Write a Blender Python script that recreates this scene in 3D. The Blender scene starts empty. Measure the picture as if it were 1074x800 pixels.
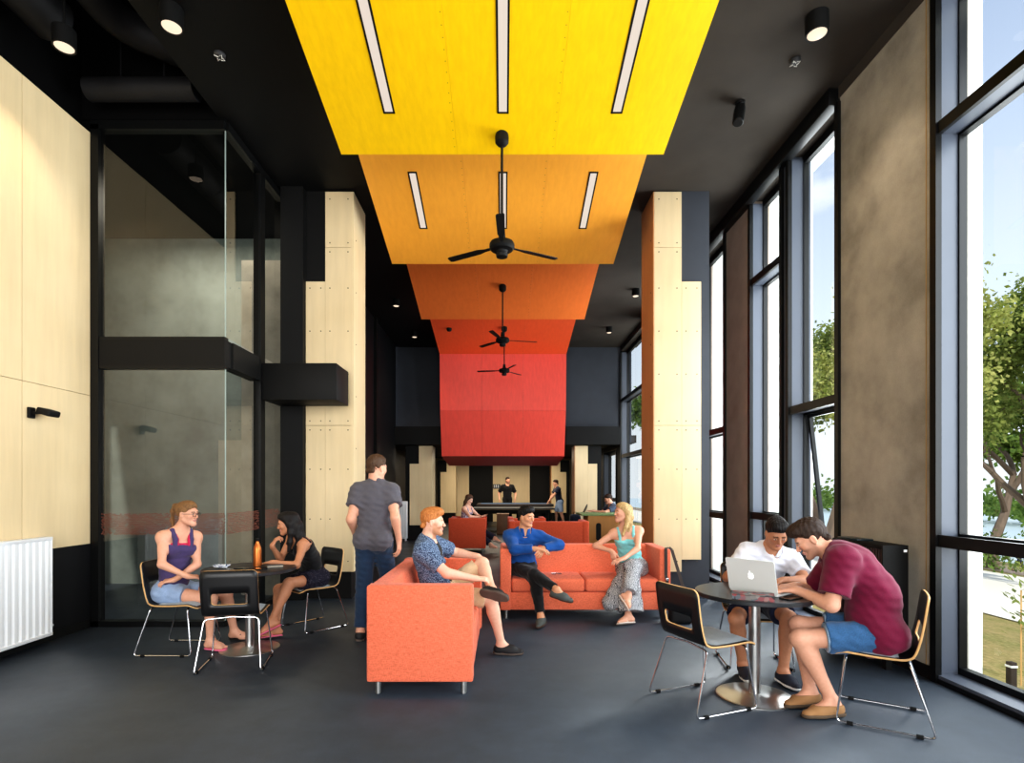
import bpy, bmesh, math, random
import numpy as np
from mathutils import Vector, Matrix
random.seed(7); RNG = np.random.RandomState(7)
COL = bpy.context.scene.collection
PI = math.pi
EYE = 1.48; FPX = 580.0; VPU = 528.0; VPV = 511.0     # lens and eye height of the photograph, frame 1074 x 800

def at(u, v, Y):
    return np.array([(u - VPU) * Y / FPX, Y, EYE - (v - VPV) * Y / FPX])

# ------------------------------------------------------------------ object helpers
def tag(o, label=None, cat=None, group=None, kind=None):
    if label: o['label'] = label
    if cat: o['category'] = cat
    if group: o['group'] = group
    if kind: o['kind'] = kind
    return o

def thing(name, label, cat, loc=(0, 0, 0), rz=0.0, group=None):
    o = bpy.data.objects.new(name, None); COL.objects.link(o)
    o.empty_display_size = 0.1
    o.location = loc; o.rotation_euler = (0, 0, rz)
    return tag(o, label, cat, group)

def link(name, me, m=None, parent=None, smooth=None):
    if m is not None:
        for x in (m if isinstance(m, (list, tuple)) else [m]): me.materials.append(x)
    o = bpy.data.objects.new(name, me); COL.objects.link(o)
    if parent is not None: o.parent = parent
    if smooth is not None: shade(me, smooth)
    return o

def shade(me, ang=35):
    n = len(me.polygons)
    me.polygons.foreach_set('use_smooth', [True] * n)
    if ang < 180:
        me.set_sharp_from_angle(angle=math.radians(ang))

def obj(name, bm, m, parent=None, smooth=35, kind=None):
    me = bpy.data.meshes.new(name); bmesh.ops.recalc_face_normals(bm, faces=bm.faces[:])
    bm.to_mesh(me); bm.free()
    o = link(name, me, m, parent, smooth)
    if kind: o['kind'] = kind
    return o

def dup(root, loc=None, rz=None, label=None, group=None):
    r = root.copy(); COL.objects.link(r)
    if loc is not None: r.location = loc
    if rz is not None: r.rotation_euler = (0, 0, rz)
    if label: r['label'] = label
    if group: r['group'] = group
    for ch in list(root.children):
        c = ch.copy(); COL.objects.link(c); c.parent = r
        for g in ch.children:
            d = g.copy(); COL.objects.link(d); d.parent = c
    return r

def nb(): return bmesh.new()

def box(bm, lo, hi, bev=0.0, seg=2, mi=0, mtx=None):
    r = bmesh.ops.create_cube(bm, size=1.0)
    vs = r['verts']
    for v in vs:
        v.co = Vector([lo[i] + (v.co[i] + .5) * (hi[i] - lo[i]) for i in range(3)])
    fs = list({f for v in vs for f in v.link_faces})
    if bev > 0:
        es = list({e for f in fs for e in f.edges})
        rr = bmesh.ops.bevel(bm, geom=es, offset=bev, segments=seg, profile=.5, affect='EDGES', clamp_overlap=True)
        fs = rr['faces'] + [f for f in fs if f.is_valid]
        vs = list({v for f in fs if f.is_valid for v in f.verts})
    for f in fs:
        if f.is_valid: f.material_index = mi
    if mtx is not None:
        for v in vs: v.co = mtx @ v.co
    return vs

def frame_of(d):
    d = Vector(d).normalized()
    a = Vector((0, 0, 1)) if abs(d.z) < .9 else Vector((0, 1, 0))
    x = d.cross(a).normalized(); y = d.cross(x).normalized()
    return x, y, d

def tube(bm, pts, r, n=8, closed=False, mi=0, caps=True):
    pts = [Vector(p) for p in pts]; N = len(pts)
    rr = r if isinstance(r, (list, tuple)) else [r] * N
    rings = []; px = None
    for i, p in enumerate(pts):
        if closed: d = pts[(i + 1) % N] - pts[i - 1]
        else: d = pts[min(i + 1, N - 1)] - pts[max(i - 1, 0)]
        if d.length < 1e-9: d = Vector((0, 0, 1))
        d.normalize()
        if px is None: x, y, _ = frame_of(d)
        else:
            x = (px - d * px.dot(d))
            if x.length < 1e-6: x, y, _ = frame_of(d)
            x.normalize(); y = d.cross(x)
        px = x
        rings.append([bm.verts.new(p + (x * math.cos(2 * PI * k / n) + y * math.sin(2 * PI * k / n)) * rr[i]) for k in range(n)])
    for i in range(N if closed else N - 1):
        a, b = rings[i], rings[(i + 1) % N]
        for k in range(n):
            f = bm.faces.new((a[k], a[(k + 1) % n], b[(k + 1) % n], b[k])); f.material_index = mi
    if caps and not closed:
        bm.faces.new(rings[0]).material_index = mi; bm.faces.new(rings[-1]).material_index = mi

def bend(pts, rad=.03, n=5):
    """polyline with rounded corners"""
    pts = [Vector(p) for p in pts]; out = [pts[0]]
    for i in range(1, len(pts) - 1):
        a, b, c = pts[i - 1], pts[i], pts[i + 1]
        d1 = (a - b); d2 = (c - b)
        r = min(rad, d1.length * .45, d2.length * .45)
        p0 = b + d1.normalized() * r; p2 = b + d2.normalized() * r
        for k in range(n + 1):
            t = k / n
            out.append(p0 * (1 - t) ** 2 + b * 2 * t * (1 - t) + p2 * t * t)
    out.append(pts[-1]); return out

def lathe(bm, prof, n=32, c=(0, 0, 0), mi=0, axis=None):
    """prof: (r, z) list"""
    c = Vector(c)
    X, Y, Z = (Vector((1, 0, 0)), Vector((0, 1, 0)), Vector((0, 0, 1))) if axis is None else frame_of(axis)
    rings = []
    for r, z in prof:
        if r < 1e-6: rings.append([bm.verts.new(c + Z * z)])
        else: rings.append([bm.verts.new(c + (X * math.cos(2 * PI * k / n) + Y * math.sin(2 * PI * k / n)) * r + Z * z) for k in range(n)])
    for a, b in zip(rings[:-1], rings[1:]):
        for k in range(n):
            q = [a[k % len(a)], a[(k + 1) % len(a)], b[(k + 1) % len(b)], b[k % len(b)]]
            q = list(dict.fromkeys(q))
            if len(q) > 2:
                try: bm.faces.new(q).material_index = mi
                except ValueError: pass
    for g in (rings[0], rings[-1]):
        if len(g) > 2:
            bm.faces.new(g).material_index = mi

def prism(bm, poly, z0, z1, mi=0, mtx=None):
    a = [bm.verts.new((x, y, z0)) for x, y in poly]; b = [bm.verts.new((x, y, z1)) for x, y in poly]
    fs = [bm.faces.new(a[::-1]), bm.faces.new(b)]
    n = len(poly)
    for k in range(n): fs.append(bm.faces.new((a[k], a[(k + 1) % n], b[(k + 1) % n], b[k])))
    for f in fs: f.material_index = mi
    if mtx is not None:
        for v in a + b: v.co = mtx @ v.co

def quad(bm, pts, mi=0):
    f = bm.faces.new([bm.verts.new(p) for p in pts]); f.material_index = mi; return f

def rrect(w, h, r, n=5, cx=0, cy=0):
    out = []
    for (sx, sy, a0) in ((1, 1, 0), (-1, 1, PI / 2), (-1, -1, PI), (1, -1, 1.5 * PI)):
        for k in range(n + 1):
            a = a0 + k * PI / 2 / n
            out.append((cx + sx * (w / 2 - r) + r * math.cos(a), cy + sy * (h / 2 - r) + r * math.sin(a)))
    return out

# ------------------------------------------------------------------ materials
def srgb(r, g, b):
    f = lambda c: (c / 255 / 12.92) if c / 255 <= .04045 else ((c / 255 + .055) / 1.055) ** 2.4
    return (f(r), f(g), f(b), 1.0)

class NT:
    def __init__(s, name):
        s.m = bpy.data.materials.new(name); s.m.use_nodes = True
        s.t = s.m.node_tree; s.N = s.t.nodes; s.b = s.N['Principled BSDF']; s.out = s.N['Material Output']
    def n(s, typ, **kw):
        x = s.N.new(typ)
        for k, v in kw.items():
            if k in x.inputs: x.inputs[k].default_value = v
            else: setattr(x, k, v)
        return x
    def l(s, a, b): s.t.links.new(a, b)
    def coord(s, kind='Object', scale=(1, 1, 1)):
        c = s.n('ShaderNodeTexCoord'); mp = s.n('ShaderNodeMapping'); mp.inputs['Scale'].default_value = scale
        s.l(c.outputs[kind], mp.inputs['Vector']); return mp.outputs['Vector']
    def noise(s, vec, scale=5, detail=4, rough=.55):
        x = s.n('ShaderNodeTexNoise'); x.inputs['Scale'].default_value = scale; x.inputs['Detail'].default_value = detail; x.inputs['Roughness'].default_value = rough
        if vec is not None: s.l(vec, x.inputs['Vector'])
        return x.outputs['Fac']
    def ramp(s, fac, stops):
        x = s.n('ShaderNodeValToRGB'); e = x.color_ramp.elements
        while len(e) < len(stops): e.new(.5)
        for k, (p, c) in enumerate(stops): e[k].position = p; e[k].color = c
        s.l(fac, x.inputs['Fac']); return x.outputs['Color']
    def mix(s, fac, a, b, mode='MIX'):
        x = s.n('ShaderNodeMix', data_type='RGBA', blend_type=mode)
        for i, v in ((0, fac), (6, a), (7, b)):
            if isinstance(v, bpy.types.NodeSocket): s.l(v, x.inputs[i])
            else: x.inputs[i].default_value = v
        return x.outputs[2]
    def bump(s, h, strength=.2, dist=.01):
        x = s.n('ShaderNodeBump'); x.inputs['Strength'].default_value = strength; x.inputs['Distance'].default_value = dist
        s.l(h, x.inputs['Height']); s.l(x.outputs['Normal'], s.b.inputs['Normal'])
    def set(s, **kw):
        for k, v in kw.items():
            k = {'base': 'Base Color', 'rough': 'Roughness', 'metal': 'Metallic', 'spec': 'Specular IOR Level', 'sheen': 'Sheen Weight', 'coat': 'Coat Weight'}.get(k, k)
            if isinstance(v, bpy.types.NodeSocket): s.l(v, s.b.inputs[k])
            else: s.b.inputs[k].default_value = v

def sc(c, k): return (min(1, c[0] * k), min(1, c[1] * k), min(1, c[2] * k), 1)

def plain(name, c, rough=.5, metal=0, var=.12, scale=6, bump=0, bscale=80, spec=.5, stretch=(1, 1, 1)):
    t = NT(name); v = t.coord('Object', stretch)
    f = t.noise(v, scale)
    t.set(base=t.ramp(f, [(.25, sc(c, 1 - var)), (.75, sc(c, 1 + var))]), rough=rough, metal=metal, spec=spec)
    if bump: t.bump(t.noise(v, bscale, 3), bump, .004)
    return t.m

def ply(name, c, var=.07, rough=.5, axis='z', spec=.35):
    t = NT(name); st = {'z': (6, 6, .5), 'y': (6, .5, 6), 'x': (.5, 6, 6)}[axis]
    v = t.coord('Object', st)
    f = t.noise(v, 2.2, 6, .65); f2 = t.noise(t.coord('Object', (1, 1, 1)), 1.3, 2)
    c1 = t.ramp(f, [(.3, sc(c, 1 - var)), (.7, sc(c, 1 + var))])
    c2 = t.ramp(f2, [(.3, (.93, .91, .87, 1)), (.7, (1, 1, 1, 1))])
    t.set(base=t.mix(1.0, c1, c2, 'MULTIPLY'), rough=rough, spec=spec)
    t.bump(f, .04, .002)
    return t.m

def fabric(name, c, scale=420, var=.18, rough=.85, stretch=(1, 1, 1), bump=.25, fold=.0):
    t = NT(name); v = t.coord('Object', stretch)
    f = t.noise(v, scale, 2, .6); g = t.noise(v, 18, 3)
    c1 = t.ramp(f, [(.3, sc(c, 1 - var)), (.7, sc(c, 1 + var))])
    c2 = t.ramp(g, [(.3, (.88, .88, .88, 1)), (.7, (1, 1, 1, 1))])
    t.set(base=t.mix(1.0, c1, c2, 'MULTIPLY'), rough=rough, spec=.25, sheen=.15)
    t.bump(f, bump, .002)
    return t.m

def weave(name, c, var=.2, fine=150, rough=.85):
    t = NT(name)
    f1 = t.noise(t.coord('Object', (.18, .18, 1)), fine * 1.6, 2, .6); f2 = t.noise(t.coord('Object', (1, 1, .16)), fine * 1.6, 2, .6)
    m = t.n('ShaderNodeMath', operation='ADD'); t.l(f1, m.inputs[0]); t.l(f2, m.inputs[1]); h = t.n('ShaderNodeMath', operation='MULTIPLY'); h.inputs[1].default_value = .5; t.l(m.outputs[0], h.inputs[0])
    c1 = t.ramp(h.outputs[0], [(.36, sc(c, 1 - var)), (.64, (min(1, c[0] * (1 + var)), min(1, c[1] * (1 + 2 * var)), min(1, c[2] * (1 + 3 * var)), 1))])
    t.set(base=c1, rough=rough, spec=.2, sheen=.1); t.bump(h.outputs[0], .35, .002); return t.m

def emit(name, c, s):
    t = NT(name); t.set(base=(.06, .06, .06, 1)); t.b.inputs['Emission Color'].default_value = c; t.b.inputs['Emission Strength'].default_value = s
    return t.m

def glass(name, tint=(1, 1, 1, 1), k=1.7, rough=.0, add=.03):
    t = NT(name); t.N.remove(t.b)
    tr = t.n('ShaderNodeBsdfTransparent'); tr.inputs['Color'].default_value = tint
    gl = t.n('ShaderNodeBsdfGlossy'); gl.inputs['Roughness'].default_value = rough
    lw = t.n('ShaderNodeLayerWeight'); pw = t.n('ShaderNodeMath', operation='POWER'); pw.inputs[1].default_value = 5; t.l(lw.outputs['Facing'], pw.inputs[0])
    ma = t.n('ShaderNodeMath', operation='MULTIPLY_ADD', use_clamp=True); ma.inputs[1].default_value = .9 * min(k, 1.6); ma.inputs[2].default_value = .04 * k + add
    t.l(pw.outputs[0], ma.inputs[0])
    mx = t.n('ShaderNodeMixShader'); t.l(ma.outputs[0], mx.inputs[0]); t.l(tr.outputs[0], mx.inputs[1]); t.l(gl.outputs[0], mx.inputs[2])
    t.l(mx.outputs[0], t.out.inputs['Surface'])
    return t.m
# ------------------------------------------------------------------ people: smooth distance-field bodies meshed with surface nets
def V(*a): return np.array(a, float)
def nrm(a): return a / max(np.linalg.norm(a), 1e-9)

class Field:
    def __init__(s, prims, h):
        lo = np.full(3, 1e9); hi = -lo
        for p in prims:
            if p.get('op', 'add') != 'add': continue
            l, u = s.bb(p); lo = np.minimum(lo, l); hi = np.maximum(hi, u)
        s.h = h; s.lo = lo - 3 * h; n = np.ceil((hi - lo) / h).astype(int) + 7
        s.ax = [s.lo[i] + h * np.arange(n[i]) for i in range(3)]
        s.F = np.full(n, .2, np.float32)
        for p in prims: s.apply(p)
    @staticmethod
    def bb(p):
        if p['t'] == 'cone':
            a, b, r1, r2 = p['a'], p['b'], p['r1'], p['r2']
            return np.minimum(a - r1, b - r2), np.maximum(a + r1, b + r2)
        r = max(p['r']) if p['t'] == 'ell' else 10
        return p['c'] - r, p['c'] + r
    def apply(s, p):
        k = p.get('k', .02); pad = max(k * 1.2, .03); op = p.get('op', 'add')
        if p['t'] == 'plane': sl = tuple(slice(0, m) for m in s.F.shape)
        else:
            l, u = s.bb(p)
            i0 = np.maximum(np.floor((l - pad - s.lo) / s.h).astype(int), 0); i1 = np.minimum(np.ceil((u + pad - s.lo) / s.h).astype(int) + 1, s.F.shape)
            if (i1 <= i0).any(): return
            sl = tuple(slice(a, b) for a, b in zip(i0, i1))
        X = s.ax[0][sl[0]][:, None, None]; Y = s.ax[1][sl[1]][None, :, None]; Z = s.ax[2][sl[2]][None, None, :]
        d = s.dist(p, X, Y, Z).astype(np.float32)
        A = s.F[sl]
        if op == 'add':
            hh = np.maximum(k - np.abs(A - d), 0) / k
            s.F[sl] = np.minimum(A, d) - hh * hh * k * .25
        elif op == 'sub':
            d = -d; hh = np.maximum(k - np.abs(A - d), 0) / k
            s.F[sl] = np.maximum(A, d) + hh * hh * k * .25
        else: s.F[sl] = np.maximum(A, d)
    def dist(s, p, X, Y, Z):
        if p['t'] == 'plane':      # keeps the side opposite to n
            n = p['n']; c = p['c']; return (X - c[0]) * n[0] + (Y - c[1]) * n[1] + (Z - c[2]) * n[2]
        if p['t'] == 'ell':
            R = p['R']; r = p['r']; c = p['c']
            q = [((X - c[0]) * R[0, i] + (Y - c[1]) * R[1, i] + (Z - c[2]) * R[2, i]) for i in range(3)]
            k0 = np.sqrt(sum((q[i] / r[i]) ** 2 for i in range(3))); k1 = np.sqrt(sum((q[i] / r[i] ** 2) ** 2 for i in range(3))) + 1e-9
            return k0 * (k0 - 1) / k1
        a, b = p['a'], p['b']; ba = b - a; L2 = max(ba @ ba, 1e-9)
        px, py, pz = X - a[0], Y - a[1], Z - a[2]
        t = np.clip((px * ba[0] + py * ba[1] + pz * ba[2]) / L2, 0, 1)
        qx, qy, qz = px - t * ba[0], py - t * ba[1], pz - t * ba[2]
        fl = p.get('flat'); sc_ = 1.0
        q2 = qx * qx + qy * qy + qz * qz
        if fl is not None:
            fd, ra = fl; e = qx * fd[0] + qy * fd[1] + qz * fd[2]
            q2 = q2 + e * e * (1 / ra ** 2 - 1); sc_ = .5 * (1 + ra)
        r = p['r1'] + (p['r2'] - p['r1']) * t
        bl = p.get('bulge')
        if bl: r = r + bl[0] * np.exp(-((t - bl[1]) / bl[2]) ** 2)
        d = (np.sqrt(q2) - r) * sc_
        if p.get('cap_b'): d = np.maximum(d, ((X - b[0]) * ba[0] + (Y - b[1]) * ba[1] + (Z - b[2]) * ba[2]) / math.sqrt(L2))
        if p.get('cap_a'): d = np.maximum(d, -(px * ba[0] + py * ba[1] + pz * ba[2]) / math.sqrt(L2))
        return d
    def warp(s, fn):
        s.F += fn(s.ax[0][:, None, None], s.ax[1][None, :, None], s.ax[2][None, None, :]).astype(np.float32)
    def mesh(s, smooth=2):
        F = s.F; S = F < 0; nx, ny, nz = F.shape
        cnt = np.zeros((nx - 1, ny - 1, nz - 1), np.uint8)
        offs = [(i, j, k) for i in (0, 1) for j in (0, 1) for k in (0, 1)]
        for i, j, k in offs: cnt += S[i:nx - 1 + i, j:ny - 1 + j, k:nz - 1 + k]
        act = (cnt > 0) & (cnt < 8); idx = np.full(act.shape, -1, np.int64)
        I = np.argwhere(act); idx[act] = np.arange(len(I))
        P = np.zeros((len(I), 3)); C = np.zeros(len(I))
        for a in range(3):
            for o1 in (0, 1):
                for o2 in (0, 1):
                    o = [0, 0, 0]; oth = [x for x in range(3) if x != a]; o[oth[0]] = o1; o[oth[1]] = o2
                    e = list(o); e[a] = 1
                    f0 = F[I[:, 0] + o[0], I[:, 1] + o[1], I[:, 2] + o[2]]; f1 = F[I[:, 0] + e[0], I[:, 1] + e[1], I[:, 2] + e[2]]
                    m = (f0 < 0) != (f1 < 0)
                    t = np.where(m, f0 / np.where(m, f0 - f1, 1), 0)
                    q = np.tile(np.array(o, float), (len(I), 1)); q[:, a] += t
                    P[m] += q[m]; C[m] += 1
        P = P / C[:, None] + I
        quads = []
        for a in range(3):
            b, c = (a + 1) % 3, (a + 2) % 3
            s0 = [slice(0, None)] * 3; s1 = [slice(0, None)] * 3
            s0[a] = slice(0, F.shape[a] - 1); s1[a] = slice(1, None)
            ch = S[tuple(s0)] != S[tuple(s1)]
            E = np.argwhere(ch); E = E[(E[:, b] > 0) & (E[:, c] > 0) & (E[:, b] < F.shape[b] - 1) & (E[:, c] < F.shape[c] - 1)]
            ins = S[E[:, 0], E[:, 1], E[:, 2]]
            def cell(db, dc):
                q = E.copy(); q[:, b] -= db; q[:, c] -= dc; return idx[q[:, 0], q[:, 1], q[:, 2]]
            Q = np.stack([cell(1, 1), cell(0, 1), cell(0, 0), cell(1, 0)], 1)
            Q[~ins] = Q[~ins][:, ::-1]; quads.append(Q)
        Q = np.concatenate(quads); Q = Q[(Q >= 0).all(1)]
        W = s.lo + P * s.h
        for _ in range(smooth):
            A = np.zeros_like(W); n = np.zeros(len(W))
            for i in range(4):
                f, t = Q[:, i], Q[:, (i + 1) % 4]
                for d in range(3):
                    A[:, d] += np.bincount(f, W[t, d], len(W)) + np.bincount(t, W[f, d], len(W))
                n += np.bincount(f, minlength=len(W)) + np.bincount(t, minlength=len(W))
            W = W * .5 + .5 * A / np.maximum(n, 1)[:, None]
        return W, Q

def np_mesh(name, W, Q, m, parent=None, origin=None, cols=None):
    W = W - (0 if origin is None else origin)
    me = bpy.data.meshes.new(name)
    me.vertices.add(len(W)); me.vertices.foreach_set('co', W.astype(np.float32).ravel())
    me.loops.add(Q.size); me.loops.foreach_set('vertex_index', Q.astype(np.int32).ravel())
    me.polygons.add(len(Q)); me.polygons.foreach_set('loop_start', np.arange(0, Q.size, 4, dtype=np.int32)); 
    me.update(calc_edges=True); me.polygons.foreach_set('use_smooth', [True] * len(Q))
    if cols is not None:
        a = me.color_attributes.new('Col', 'FLOAT_COLOR', 'POINT')
        a.data.foreach_set('color', np.concatenate([cols, np.ones((len(cols), 1))], 1).astype(np.float32).ravel())
    return link(name, me, m, parent)

def cone(a, b, r1, r2=None, k=.02, **kw): return dict(t='cone', a=np.asarray(a, float), b=np.asarray(b, float), r1=r1, r2=r1 if r2 is None else r2, k=k, **kw)
def ell(c, r, R=None, k=.02, **kw): return dict(t='ell', c=np.asarray(c, float), r=np.asarray(r, float), R=np.eye(3) if R is None else R, k=k, **kw)
def ball(c, r, k=.02, **kw): return ell(c, (r, r, r), None, k, **kw)
def plane(c, n): return dict(t='plane', c=np.asarray(c, float), n=nrm(np.asarray(n, float)), op='cut')

def ik(a, b, l1, l2, hint):
    """elbow / knee between a and b with bone lengths l1, l2, bending towards hint; returns joint and reachable end"""
    d = b - a; D = np.linalg.norm(d)
    if D > (l1 + l2) * .995: b = a + d / D * (l1 + l2) * .995; d = b - a; D = np.linalg.norm(d)
    D = max(D, abs(l1 - l2) * 1.02 + 1e-4)
    u = nrm(d); x = (l1 * l1 - l2 * l2 + D * D) / (2 * D); y = math.sqrt(max(l1 * l1 - x * x, 0))
    h = hint - a; h = nrm(h - u * (h @ u))
    return a + u * x + h * y, a + u * D

def skin_mat(name, rough=.5):
    t = NT(name); a = t.n('ShaderNodeVertexColor', layer_name='Col'); v = t.coord()
    f = t.noise(v, 60, 3)
    c = t.mix(1.0, a.outputs['Color'], t.ramp(f, [(.3, (.93, .9, .88, 1)), (.7, (1, 1, 1, 1))]), 'MULTIPLY')
    t.set(base=c, rough=rough, spec=.35); t.b.inputs['Subsurface Weight'].default_value = .0
    return t.m
SKIN = skin_mat('skin')
def hair_mat(name, c, c2):
    t = NT(name); v = t.coord('Object', (60, 60, 8)); f = t.noise(v, 3, 3, .7)
    t.set(base=t.ramp(f, [(.3, c), (.7, c2)]), rough=.55, spec=.3); t.bump(t.noise(t.coord('Object', (220, 220, 40)), 1.5, 3, .7), .6, .006); return t.m
EYEW = plain('eye_white', srgb(225, 220, 214), .3, var=.02); EYEI = plain('eye_iris', srgb(30, 22, 18), .2, var=.1)

class Person:
    def __init__(s, name_label, cat, pelvis, facing, neck, head_dir, h=.0045, size=1.0, female=False, shoulder_face=None, slouch=.03, head_pos=None, group=None, shw=None):
        s.h = h; s.z = size; s.f = female; s.pel = np.array(pelvis, float); s.nk = np.array(neck, float)
        s.fw = nrm(V(facing[0], facing[1], 0)); s.lf = V(-s.fw[1], s.fw[0], 0)
        sf = facing if shoulder_face is None else shoulder_face
        s.sp = nrm(s.nk - s.pel)
        c = V(sf[0], sf[1], 0); c = nrm(c - s.sp * (c @ s.sp)); s.cf = c; s.cl = nrm(np.cross(s.sp, c))
        s.origin = V(pelvis[0], pelvis[1], 0)
        s.root = thing('person', name_label, cat, tuple(s.origin), 0, group)
        z = size
        sw = ((.147 if female else .182) if shw is None else shw) * z
        s.sh = {'L': s.nk + s.cl * sw - s.sp * .062 * z, 'R': s.nk - s.cl * sw - s.sp * .062 * z}
        hw = .085 * z
        s.hip = {'L': s.pel + s.lf * hw, 'R': s.pel - s.lf * hw}
        mid = s.pel * .62 + s.nk * .38; s.waist = mid - s.cf * slouch; s.chest = s.pel * .28 + s.nk * .72 - s.cf * slouch * .6
        # head frame
        hd = nrm(np.array(head_dir, float)); up = V(0, 0, 1)
        s.hy = hd; s.hx = nrm(np.cross(hd, up)); s.hz = np.cross(s.hx, hd)     # x = person's right
        s.hc = np.array(head_pos, float) if head_pos is not None else s.nk + s.sp * .09 + V(0, 0, .08) * z + s.hy * .03
        s.hs = z * (1.0 if not female else .97)
        s.arm = {}; s.leg = {}; s.hands = {}
    def H(s, x, y, z): return s.hc + (s.hx * x + s.hy * y + s.hz * z) * s.hs
    @property
    def HR(s): return np.stack([s.hx, s.hy, s.hz], 1)
    def set_arm(s, side, wrist, hint, hand_dir=None, palm=None, curl=.5, thumb=.3):
        z = s.z * (.95 if s.f else 1)
        e, w = ik(s.sh[side], np.array(wrist, float), .29 * z, .255 * z, np.array(hint, float))
        s.arm[side] = (s.sh[side], e, w)
        d = nrm(w - e) if hand_dir is None else nrm(np.array(hand_dir, float))
        p = V(0, 0, -1) if palm is None else np.array(palm, float)
        p = nrm(p - d * (p @ d)); s.hands[side] = (d, p, curl, thumb)
    def set_leg(s, side, ankle, hint, toe, up=None):
        z = s.z * (.96 if s.f else 1)
        kn, an = ik(s.hip[side], np.array(ankle, float), .43 * z, .42 * z, np.array(hint, float))
        t = nrm(np.array(toe, float)); sh = nrm(kn - an) if up is None else nrm(np.array(up, float))
        u = nrm(sh - t * (sh @ t)); s.leg[side] = (s.hip[side], kn, an, t, u)
    # ---- primitive lists
    def torso(s, g=0.0, k=.05):
        z = s.z; f = (s.cf, .70); fp = (s.fw, .74); P = []
        if s.f:
            P += [cone(s.pel + s.sp * .06, s.waist, .146 * z + g, .112 * z + g, k, flat=fp), cone(s.waist, s.chest, .112 * z + g, .130 * z + g, k, flat=f), cone(s.chest, s.nk - s.sp * .075 * z, .130 * z + g, .105 * z + g, k, flat=(s.cf, .66))]
            for q in (-1, 1): P.append(ell(s.chest + s.cl * q * .068 * z + s.cf * .075 * z - s.sp * .0 * z, V(.058, .052, .058) * z + g, np.stack([s.cl, s.cf, s.sp], 1), .035))
        else:
            P += [cone(s.pel + s.sp * .06, s.waist, .142 * z + g, .132 * z + g, k, flat=fp), cone(s.waist, s.chest, .132 * z + g, .155 * z + g, k, flat=f), cone(s.chest, s.nk - s.sp * .08 * z, .155 * z + g, .125 * z + g, k, flat=(s.cf, .68))]
            for q in (-1, 1): P.append(ell(s.chest + s.cl * q * .075 * z + s.cf * .06 * z + s.sp * .03, V(.075, .05, .06) * z + g, np.stack([s.cl, s.cf, s.sp], 1), .04))
        return P
    def yoke(s, g=0.0, k=.04):
        z = s.z; r = (.050 if s.f else .058) * z + g
        P = []
        for q in 'LR':
            inn = s.nk - s.sp * .035 * z
            P.append(cone(inn, s.sh[q], r * 1.0, r * .86, k))
            P.append(cone(s.nk + (s.hc - s.nk) * .28 - s.cf * .012, s.sh[q] * .62 + s.nk * .38, .030 * z + g * .6, .034 * z + g, k)) if g < .02 else None
        return P
    def glutes(s, g=0.0):
        z = s.z; r = (.092 if s.f else .086) * z + g
        return [ell(s.hip[q] - s.fw * .035 * z + V(0, 0, .012), (r, r, r), None, .05) for q in 'LR']
    def armp(s, side, g=0.0, t1=2.0, loose=0.0):
        """arm primitives up to t1 (0-1 upper arm, 1-2 forearm)"""
        z = s.z * (.80 if s.f else 1); a, e, w = s.arm[side]; P = []
        ru, re, rw = .052 * z, .041 * z, .028 * z
        u1 = min(t1, 1.0); b = a + (e - a) * u1
        P.append(cone(a, b, ru + g, ru + (re - ru) * u1 + g + loose, .05, bulge=(.006 * z, .45, .25), cap_b=t1 < 1))
        P.append(ball(a - s.sp * .006, ru * .98 + g, .06))
        if t1 > 1:
            u2 = t1 - 1; w2 = e + (w - e) * u2
            P.append(cone(e, w2, re + g, re + (rw - re) * u2 + g + loose, .025, bulge=(.007 * z, .22, .22), cap_b=t1 < 2))
        return P
    def handp(s, side):
        z = s.z * (.9 if s.f else 1); _, e, w = s.arm[side]; d, n, curl, th = s.hands[side]
        wd = np.cross(d, n) * (1 if side == 'R' else -1)        # towards the thumb
        P = []; kk = .007
        offs = (.031, .0105, -.0105, -.030); fwd = (.090, .093, .088, .080)
        LEN = ((.043, .026, .021), (.047, .030, .022), (.043, .028, .021), (.034, .021, .019))
        for i in range(4):
            K = w + (d * fwd[i] + wd * offs[i]) * z
            P.append(cone(w + (d * .012 + wd * offs[i] * .55) * z, K, .015 * z, .0118 * z, .014))
            dd = nrm(d + wd * offs[i] * 3.0); p = K; r = .0096 * z
            for j, L in enumerate(LEN[i]):
                a = curl * (.55, .75, .5)[j] * (1 + .12 * i)
                dd = nrm(dd * math.cos(a) + n * math.sin(a) * 1.0) if j == 0 else nrm(dd * math.cos(a) + np.cross(np.cross(d, n), dd) * math.sin(a))
                q = p + dd * L * z; r2 = r * .90
                P.append(cone(p, q, r, r2, .006)); p, r = q, r2
        b0 = w + (d * .022 + wd * .018 + n * .006) * z; b1 = w + (d * .055 + wd * .050 + n * .016) * z
        P.append(cone(b0, b1, .017 * z, .0125 * z, .016))
        t1 = nrm(d * .85 + wd * (.55 - th) + n * (.15 + .5 * th)); b2 = b1 + t1 * .034 * z; P.append(cone(b1, b2, .0118 * z, .0105 * z, .006))
        t2 = nrm(t1 + d * .25 - wd * .25 + n * .1); P.append(cone(b2, b2 + t2 * .027 * z, .0105 * z, .0088 * z, .006))
        P.insert(0, cone(e + (w - e) * .9, w + d * .02 * z, .029 * z, .027 * z, .015, flat=(n, .78)))
        return P
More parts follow.
